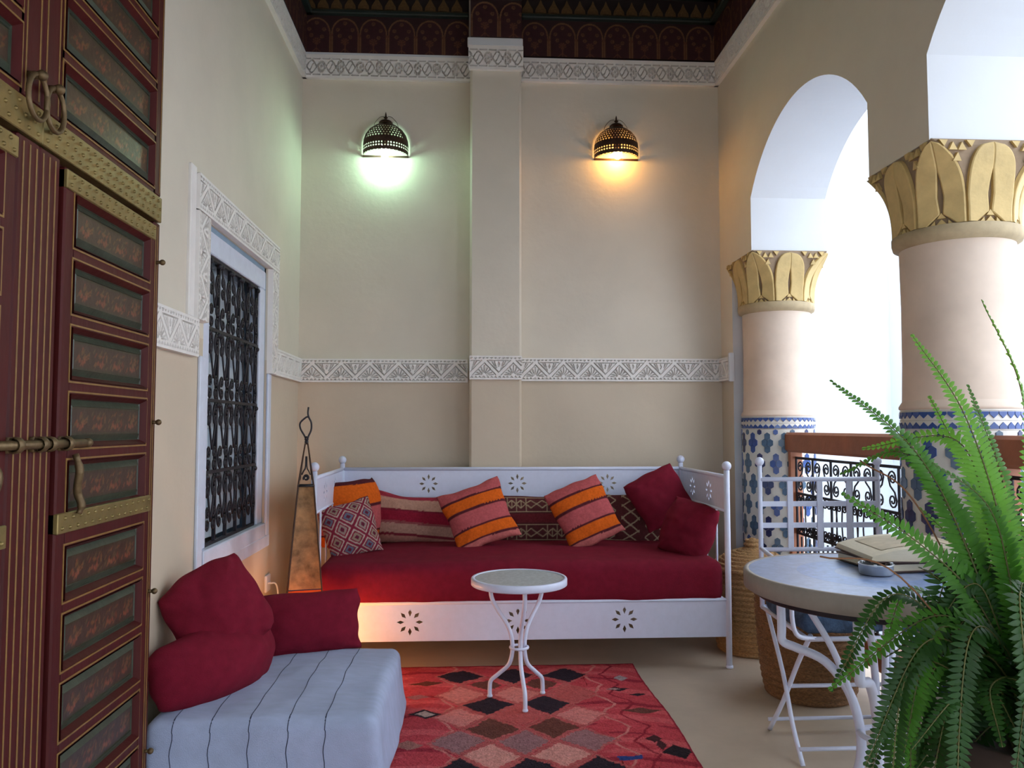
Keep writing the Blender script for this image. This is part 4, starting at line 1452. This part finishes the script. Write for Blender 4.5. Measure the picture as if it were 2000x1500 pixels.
M_bulb_w = mat('warm_bulb', (1.0, 0.70, 0.25), 0.4, emit=30)
M_bulb_c = mat('cool_bulb', (0.80, 1.0, 0.88), 0.4, emit=30)
sconce(-0.480, 2.632, 'pierced dome wall lamp with cold white bulb, left of the pilaster', False)
sconce(0.858, 2.640, 'pierced dome wall lamp with warm amber bulb, right of the pilaster', True)

# ------------------------------------------------------------------ wicker baskets
M_wicker = mat('woven_palm', hexc('A98254'), 0.8, 0.45, 90, 0.9, 110, stretch=(1, 1, 3))
M_wicker2 = mat('brown_woven_palm', hexc('86603C'), 0.8, 0.5, 90, 0.9, 110, stretch=(1, 1, 3))
def coiled(prof, n_coil, r=0.017):
    """profile of stacked coils following (radius, z) points"""
    P = smoothpath([(a, 0, c) for a, c in prof], 8)
    d = [0.0]
    for i in range(1, len(P)):
        d.append(d[-1] + (P[i] - P[i - 1]).length)
    out = []
    for k in range(n_coil * 6 + 1):
        s = d[-1] * k / (n_coil * 6)
        x = float(np.interp(s, d, [p.x for p in P])); z = float(np.interp(s, d, [p.z for p in P]))
        s2 = min(s + 0.002, d[-1]); s1 = max(s2 - 0.004, 0)
        tx = float(np.interp(s2, d, [p.x for p in P])) - float(np.interp(s1, d, [p.x for p in P]))
        tz = float(np.interp(s2, d, [p.z for p in P])) - float(np.interp(s1, d, [p.z for p in P]))
        l = math.hypot(tx, tz) or 1
        bump = r * 0.55 * abs(math.sin(PI * k / 6))
        out.append((max(x + tz / l * bump, 0.0005), z - tx / l * bump))
    return out
def basket(loc, label, m, prof, n, lid=None):
    t = thing('basket', label, 'basket', loc)
    MB().lathe(coiled(prof, n), 48).build('body', m, t, True)
    MB().lathe([(0.0005, 0.004), (prof[0][0], 0.004)], 32).build('base', m, t)
    if lid:
        lo = MB().lathe(coiled(lid, 8), 48).build('lid', m, t, True)
        zt = lid[-1][1]
        MB().lathe(coiled([(0.03, zt - 0.008), (0.034, zt + 0.012), (0.03, zt + 0.035), (0.0005, zt + 0.045)], 4), 24).build('knob', m, lo, True)
    else:
        MB().lathe([(0.0005, prof[-1][1] - 0.05), (prof[-1][0] - 0.01, prof[-1][1] - 0.045)], 32).build('contents', m, t)
    return t
basket((1.395, 3.84, 0), 'pale lidded wicker basket standing at the right end of the daybed', M_wicker,
       [(0.165, 0.0), (0.185, 0.10), (0.196, 0.22), (0.195, 0.33), (0.185, 0.385)], 16,
       [(0.193, 0.385), (0.185, 0.41), (0.12, 0.455), (0.03, 0.487)])
basket((1.39, 3.20, 0), 'brown wicker basket on the floor behind the white chair', M_wicker2,
       [(0.165, 0.0), (0.182, 0.08), (0.196, 0.22), (0.203, 0.36), (0.20, 0.43)], 17)

# ------------------------------------------------------------------ white iron armchair
ch = thing('armchair', 'white iron armchair with slatted square back behind the round table', 'chair', (1.29, 2.62, 0))
def cl(nm, pts, r=0.008, n=8, sm=4):
    return MB().tube(smoothpath(pts, sm) if len(pts) > 2 else pts, r, n).build(nm, M_paint, ch, True)
HX = 0.222; YBK = 0.23
for sg in (-1, 1):
    x = sg * HX
    po = cl('back_post', [(x, YBK, 0.43), (x, YBK + 0.005, 0.945)], 0.009)
    MB().ball((x, YBK + 0.005, 0.955), 0.0165, 10).build('ball_finial', M_paint, po, True)
    cl('arm', [(x, YBK, 0.640), (x + sg * 0.03, 0.10, 0.645), (x + sg * 0.055, -0.06, 0.64), (x + sg * 0.058, -0.12, 0.615), (x + sg * 0.05, -0.15, 0.55), (x + sg * 0.048, -0.155, 0.47), (x + sg * 0.03, -0.155, 0.425), (x - sg * 0.03, -0.155, 0.415)], 0.0075, 8)
    # crossed folding legs
    cl('leg', [(x + sg * -0.01, YBK - 0.02, 0.425), (x + sg * -0.012, 0.08, 0.24), (x - sg * 0.002, -0.02, 0.10), (x + sg * 0.0, -0.10, 0.003)], 0.008)
    cl('leg', [(x - sg * 0.02, -0.13, 0.42), (x - sg * 0.022, -0.02, 0.30), (x - sg * 0.02, 0.10, 0.14), (x - sg * 0.012, 0.21, 0.003)], 0.008)
cl('seat_rail', [(-HX - 0.0, -0.155, 0.415), (HX, -0.155, 0.415)])
cl('seat_rail', [(-HX - 0.0, YBK, 0.43), (HX, YBK, 0.43)])
for sg in (-1, 1):
    cl('seat_rail', [(sg * HX, -0.155, 0.415), (sg * HX, YBK, 0.43)])
for z, r in ((0.89, 0.0085), (0.635, 0.008)):
    cl('back_rail', [(-HX, YBK + 0.003, z), (HX, YBK + 0.003, z)], r)
for k in range(3):
    x = -HX + (k + 1) * 2 * HX / 4
    MB().bbox((x - 0.0105, YBK - 0.003, 0.635), (x + 0.0105, YBK + 0.004, 0.89), 0.001).build('slat', M_paint, ch)
for z in (0.800, 0.722):
    MB().bbox((-HX, YBK + 0.004, z - 0.0095), (HX, YBK + 0.010, z + 0.0095), 0.001).build('cross_slat', M_paint, ch)
cl('stretcher', [(-HX, 0.19, 0.045), (HX, 0.19, 0.045)], 0.007)
cl('stretcher', [(-HX, -0.075, 0.045), (HX, -0.075, 0.045)], 0.007)
cl('stretcher', [(-HX + 0.015, 0.05, 0.205), (HX - 0.015, 0.05, 0.205)], 0.007)
M_padded = mat('dark_blue_patterned_cloth', hexc('3E5068'), 0.9, 0.5, 26, 0.3, 200, spec=0.15)
pad = soft_box((-0.235, -0.16, 0.428), (0.235, 0.2, 0.495), 0.03, 0.02, 0.008, 0.012, 8)
po = pad.build('seat_pad', M_padded, smooth=True, loc=(1.29, 2.62, 0))
tag(po, 'dark blue patterned seat pad on the white armchair', 'seat pad')

# ------------------------------------------------------------------ round mosaic table at the right
rt = thing('round_table', 'large round pale blue mosaic table on curved white iron legs', 'table', (1.012, 1.918, 0))
M_mosaic = mat('pale_blue_mosaic', hexc('98A6C6'), 0.32, 0.16, 55, 0.06, 90)
M_ring = mat('blue_top_ring', hexc('7E98C8'), 0.3, 0.2, 60, 0.06, 90)  # stronger blue for the ring inside the paler top
RT = 0.32
M_cement = mat('cement_edge', hexc('8E847C'), 0.6, 0.08, 30, 0.08, 60)
MB().lathe([(0.02, 0.676), (RT - 0.006, 0.676), (RT, 0.680), (RT, 0.717), (RT - 0.004, 0.721), (RT - 0.013, 0.721), (RT - 0.013, 0.715)], 72).build('rim', M_cement, rt, True)
MB().lathe([(RT - 0.0135, 0.7195), (0.19, 0.7195)], 72).build('top', M_mosaic, rt)
MB().lathe([(0.19, 0.7196), (0.10, 0.7196)], 72).build('blue_ring', M_ring, rt)
MB().lathe([(0.10, 0.7195), (0.0005, 0.7195)], 48).build('mosaic_heart', M_mosaic, rt)
MB().lathe([(RT - 0.03, 0.66), (RT - 0.025, 0.664), (RT - 0.025, 0.677)], 48).build('under_ring', M_iron, rt, True)
for k in range(4):
    a = PI * 0.75 + 0.12 + k * PI / 2
    pr = [(0.24, 0.676), (0.238, 0.56), (0.236, 0.52), (0.20, 0.508), (0.13, 0.485), (0.075, 0.42), (0.05, 0.33), (0.055, 0.24), (0.10, 0.14), (0.17, 0.075), (0.225, 0.045), (0.24, 0.004)]
    pts = smoothpath([(r * math.cos(a), r * math.sin(a), z) for r, z in pr], 5)
    MB().tube(pts, 0.012, 8).build('leg', M_paint, rt, True)
    br = [(0.20, 0.676), (0.17, 0.62), (0.11, 0.52), (0.065, 0.40), (0.052, 0.33)]
    MB().tube(smoothpath([(r * math.cos(a + 0.06), r * math.sin(a + 0.06), z) for r, z in br], 5), 0.0085, 8).build('brace', M_paint, rt, True)
for z, r in ((0.33, 0.05), (0.12, 0.115)):
    MB().tube([(r * math.cos(q / 24 * 2 * PI), r * math.sin(q / 24 * 2 * PI), z) for q in range(24)], 0.007, 8, closed=True).build('ring', M_paint, rt, True)

# things on the table
M_page = mat('book_pages', hexc('D8CDB6'), 0.8, 0.05, 60, 0.2, 200, stretch=(1, 1, 12))
M_print = mat('printed_page', hexc('B9A98C'), 0.6, 0.25, 18)
M_cover = mat('dark_book_cover', hexc('4A3530'), 0.6, 0.1, 20)
bk = thing('book', 'closed dark covered book lying underneath the open book on the table', 'book', (1.165, 2.03, 0.7215), 0.12)
k = MB(); k.bbox((-0.155, -0.105, 0), (0.155, 0.105, 0.004), 0.0015); k.bbox((-0.155, -0.105, 0.020), (0.155, 0.105, 0.024), 0.0015)
k.build('cover', M_cover, bk)
MB().box((-0.15, -0.101, 0.0035), (0.151, 0.101, 0.0205)).build('pages', M_page, bk)
ob = thing('book', 'large thick picture book lying open on the mosaic table', 'book', (1.175, 2.02, 0.7465), -0.10)
for sg in (-1, 1):
    nx, ny = 14, 2
    L, D = 0.165, 0.12
    top = [(sg * L * i / nx, 0.008 + 0.026 * (1 - (i / nx) ** 2.2) * min(1, i / 2 + 0.35) + 0.006) for i in range(nx + 1)]
    vs = []
    for y in (-D, D):
        vs += [(x, y, z) for x, z in top] + [(x + (sg * 0.004 if i == nx else 0), y, 0.003) for i, (x, z) in enumerate(top)]
    n = nx + 1
    fs = []
    for i in range(nx):
        fs += [(i, i + 1, n + i + 1, n + i), (2 * n + i, 3 * n + i, 3 * n + i + 1, 2 * n + i + 1), (i, 2 * n + i, 2 * n + i + 1, i + 1)]
    fs.append((nx, 2 * n - 1, 4 * n - 1, 3 * n - 1))
    b = MB(); b.add(vs, fs)
    pg = b.build('page_block', M_page, ob)
    b = MB()
    vs = []
    for y in (-D * 0.72, D * 0.72):
        vs += [(x, y, z + 0.0012) for x, z in top[3:12]]
    b.add(vs, [(i, i + 1, 9 + i + 1, 9 + i) for i in range(8)])
    b.build('picture', M_print, pg)
MB().bbox((-0.172, -0.124, 0.0), (0.172, 0.124, 0.0035), 0.001).build('cover', M_cover, ob)
M_tin = mat('tin_metal', hexc('B9BEC4'), 0.3, 0.1, 30, metal=0.8)
at = thing('ashtray', 'small round tin ashtray in front of the open book', 'ashtray', (1.0, 1.905, 0.7215))
MB().lathe([(0.0005, 0.0), (0.036, 0.0), (0.039, 0.003), (0.040, 0.022), (0.042, 0.025), (0.040, 0.026), (0.037, 0.022), (0.036, 0.006), (0.0005, 0.005)], 36).build('bowl', M_tin, at, True)
for k in range(3):
    a = k * 2 * PI / 3
    MB().bbox((0.034 , -0.004, 0.022), (0.042, 0.004, 0.0275), 0.0008).build('notch', M_tin, at).rotation_euler = (0, 0, a)

# ------------------------------------------------------------------ potted fern
M_fern = mat('fern_leaf', hexc('528A30'), 0.5, 0.28, 16, translucent=0.45, spec=0.35)
M_fern2 = mat('fern_leaf_young', hexc('74AC40'), 0.5, 0.2, 16, translucent=0.45, spec=0.35)
M_fern_shade = mat('fern_leaf_shaded', hexc('2C5020'), 0.5, 0.28, 16, translucent=0.4, spec=0.35)  # darker leaves; shade low in the fern is put into their green
M_stem = mat('fern_stem', hexc('5A5A2C'), 0.6, 0.2, 30)
M_dead = mat('dry_stem', hexc('7A5236'), 0.8, 0.2, 30)
M_terra = mat('dark_clay', hexc('3A2A24'), 0.8, 0.15, 12, 0.1, 60)
FX, FY, FZ = 0.905, 1.24, 0.62
fn = thing('potted_fern', 'lush green sword fern in a pot in the right foreground', 'plant', (FX, FY, 0))
k = MB().lathe([(0.0005, 0.0), (0.10, 0.0), (0.105, 0.01), (0.125, 0.30), (0.145, 0.55), (0.155, 0.56), (0.155, 0.60), (0.14, 0.60), (0.135, 0.57), (0.0005, 0.565)], 36)
k.build('pot', M_terra, fn, True)
def frond(tip, lift=0.35, mid=None, wmax=0.036, m=None, start=0.06, n=None, base=None, side_up=None):
    """arching frond from the crown to a tip (world coordinates), two rows of leaflets"""
    p0 = Vector(base or (random.uniform(-0.03, 0.03), random.uniform(-0.03, 0.03), FZ - 0.06))
    p3 = Vector(tip) - Vector((FX, FY, 0))
    if mid is not None:
        pm = Vector(mid) - Vector((FX, FY, 0))
        path = smoothpath([p0, p0.lerp(pm, 0.5) + Vector((0, 0, 0.06)), pm, p3], 14)
    else:
        d = p3 - p0
        L = d.length
        path = bez(p0, p0 + Vector((d.x * 0.2, d.y * 0.2, L * (0.35 + lift))), p0 + d * 0.7 + Vector((0, 0, L * lift)), p3, 40)
    n_path = len(path)
    acc = [0.0]
    for i in range(1, n_path):
        acc.append(acc[-1] + (path[i] - path[i - 1]).length)
    tot = acc[-1]
    def at_s(s):
        for i in range(1, n_path):
            if acc[i] >= s:
                f = (s - acc[i - 1]) / max(acc[i] - acc[i - 1], 1e-9)
                return path[i - 1].lerp(path[i], f), (path[i] - path[i - 1]).normalized()
        return path[-1], (path[-1] - path[-2]).normalized()
    b = MB()
    npair = n or int(tot * (1 - start) / 0.0088)
    ang = random.uniform(-0.5, 0.5) if side_up is None else side_up
    for k in range(npair):
        f = start + (1 - start) * (k + 0.5) / npair
        p, tv = at_s(f * tot)
        up = Vector((0.0, -0.35, 1)).normalized()
        sd = tv.cross(up)
        if sd.length < 0.2:
            sd = Vector((1, 0, 0))
        sd.normalize()
        nr = sd.cross(tv).normalized()
        sd = (sd * math.cos(ang) + nr * math.sin(ang)).normalized(); nr = sd.cross(tv).normalized()
        g = (f - start) / (1 - start)
        ln = wmax * min(1, 0.35 + g * 3.0) * (1 - g ** 2.6) * random.uniform(0.88, 1.08) + 0.004
        for s in (-1, 1):
            dr = (sd * s * 0.93 + tv * 0.32 + nr * random.uniform(-0.05, 0.22)).normalized()
            wd = 0.0046 + ln * 0.035
            a0 = p; a3 = p + dr * ln - nr * ln * 0.10
            m1 = p + dr * ln * 0.22 + tv * wd * 0.95; m2 = p + dr * ln * 0.22 - tv * wd * 0.75
            q1 = p + dr * ln * 0.68 + tv * wd * 0.7; q2 = p + dr * ln * 0.68 - tv * wd * 0.55
            c1 = p + dr * ln * 0.45 + nr * wd * 0.35
            b.add([a0, m2, q2, a3, q1, m1, c1], [(0, 1, 6), (1, 2, 6), (2, 3, 6), (3, 4, 6), (4, 5, 6), (5, 0, 6)])
    o = b.build('frond', m or M_fern, fn, True)
    rs = [0.0022 - 0.0015 * i / (n_path - 1) for i in range(n_path)]
    MB().tube(path, rs, 5).build('stem', M_stem, o, True)
    return o
frond((0.700, 1.49, 1.172), mid=(0.80, 1.38, 1.04), m=M_fern, wmax=0.042)
frond((0.784, 1.35, 1.245), mid=(0.845, 1.30, 1.10), m=M_fern2, wmax=0.038)
frond((0.813, 1.20, 1.283), mid=(0.875, 1.20, 1.13), m=M_fern2, wmax=0.034)
frond((0.655, 1.36, 0.965), mid=(0.765, 1.30, 0.88), m=M_fern, wmax=0.041, side_up=0.5)
frond((0.818, 1.40, 0.935), mid=(0.86, 1.33, 0.86), m=M_fern2, wmax=0.026)
frond((0.873, 1.45, 1.140), mid=(0.90, 1.38, 1.00), m=M_fern2, wmax=0.024)
frond((0.745, 1.46, 1.040), mid=(0.87, 1.36, 1.055), m=M_fern2, wmax=0.038, side_up=0.6)
frond((0.720, 1.50, 0.99), mid=(0.80, 1.40, 1.03), m=M_fern, wmax=0.034)
frond((0.790, 1.31, 1.02), mid=(0.86, 1.27, 0.95), m=M_fern, wmax=0.036)
frond((0.93, 1.42, 1.16), mid=(0.93, 1.33, 0.98), m=M_fern, wmax=0.034)
frond((0.86, 1.10, 1.16), mid=(0.90, 1.16, 0.98), m=M_fern, wmax=0.034)
frond((0.605, 1.20, 0.565), mid=(0.70, 1.20, 0.745), m=M_fern_shade, wmax=0.036)
frond((0.660, 1.20, 0.56), mid=(0.725, 1.21, 0.76), m=M_fern, wmax=0.038)
frond((0.700, 1.15, 0.52), mid=(0.76, 1.17, 0.72), m=M_fern_shade, wmax=0.038)
rf = random.Random(21)
for k in range(64):
    an = rf.uniform(-PI, PI)
    rr_ = rf.uniform(0.15, 0.34)
    tx = FX + rr_ * math.cos(an)
    ty = FY - 0.03 + 0.8 * rr_ * math.sin(an)
    tz = rf.uniform(0.28, 0.74)
    k_ = rf.uniform(0.45, 0.75)
    md = (tx * k_ + FX * (1 - k_) + rf.uniform(-0.04, 0.04), ty * k_ + FY * (1 - k_), max(tz + 0.05, rf.uniform(0.66, 0.84)))
    if ty > 1.47 or (ty > 1.36 and tz < 0.75):
        ty = 1.36
    frond((tx, ty, tz), mid=md, m=rf.choice((M_fern, M_fern_shade, M_fern_shade, M_fern_shade)), wmax=rf.uniform(0.018, 0.030), side_up=rf.uniform(-1.0, 1.0))
for k in range(26):
    a = random.uniform(0, 2 * PI)
    r = random.uniform(0.16, 0.34)
    x = FX + r * math.cos(a) * 0.9
    y = FY + r * math.sin(a) * 0.75
    if y > 1.5 and x > 0.7:
        y = 1.5
    z = random.uniform(0.45, 0.92)
    if x < 0.62:
        x = 0.66
    frond((x, y, z), lift=random.uniform(0.15, 0.4), m=random.choice((M_fern, M_fern_shade, M_fern_shade)), wmax=random.uniform(0.03, 0.038))
for tip, mid in (((0.72, 1.42, 1.02), (0.80, 1.36, 0.93)), ((0.83, 1.44, 1.06), (0.87, 1.38, 0.92)), ((0.60, 1.33, 0.86), (0.72, 1.29, 0.83))):
    p0 = Vector((0, 0, FZ - 0.05))
    pts = smoothpath([p0, Vector(mid) - Vector((FX, FY, 0)), Vector(tip) - Vector((FX, FY, 0))], 8)
    MB().tube(pts, 0.0016, 5).build('dry_stem', M_dead, fn, True)
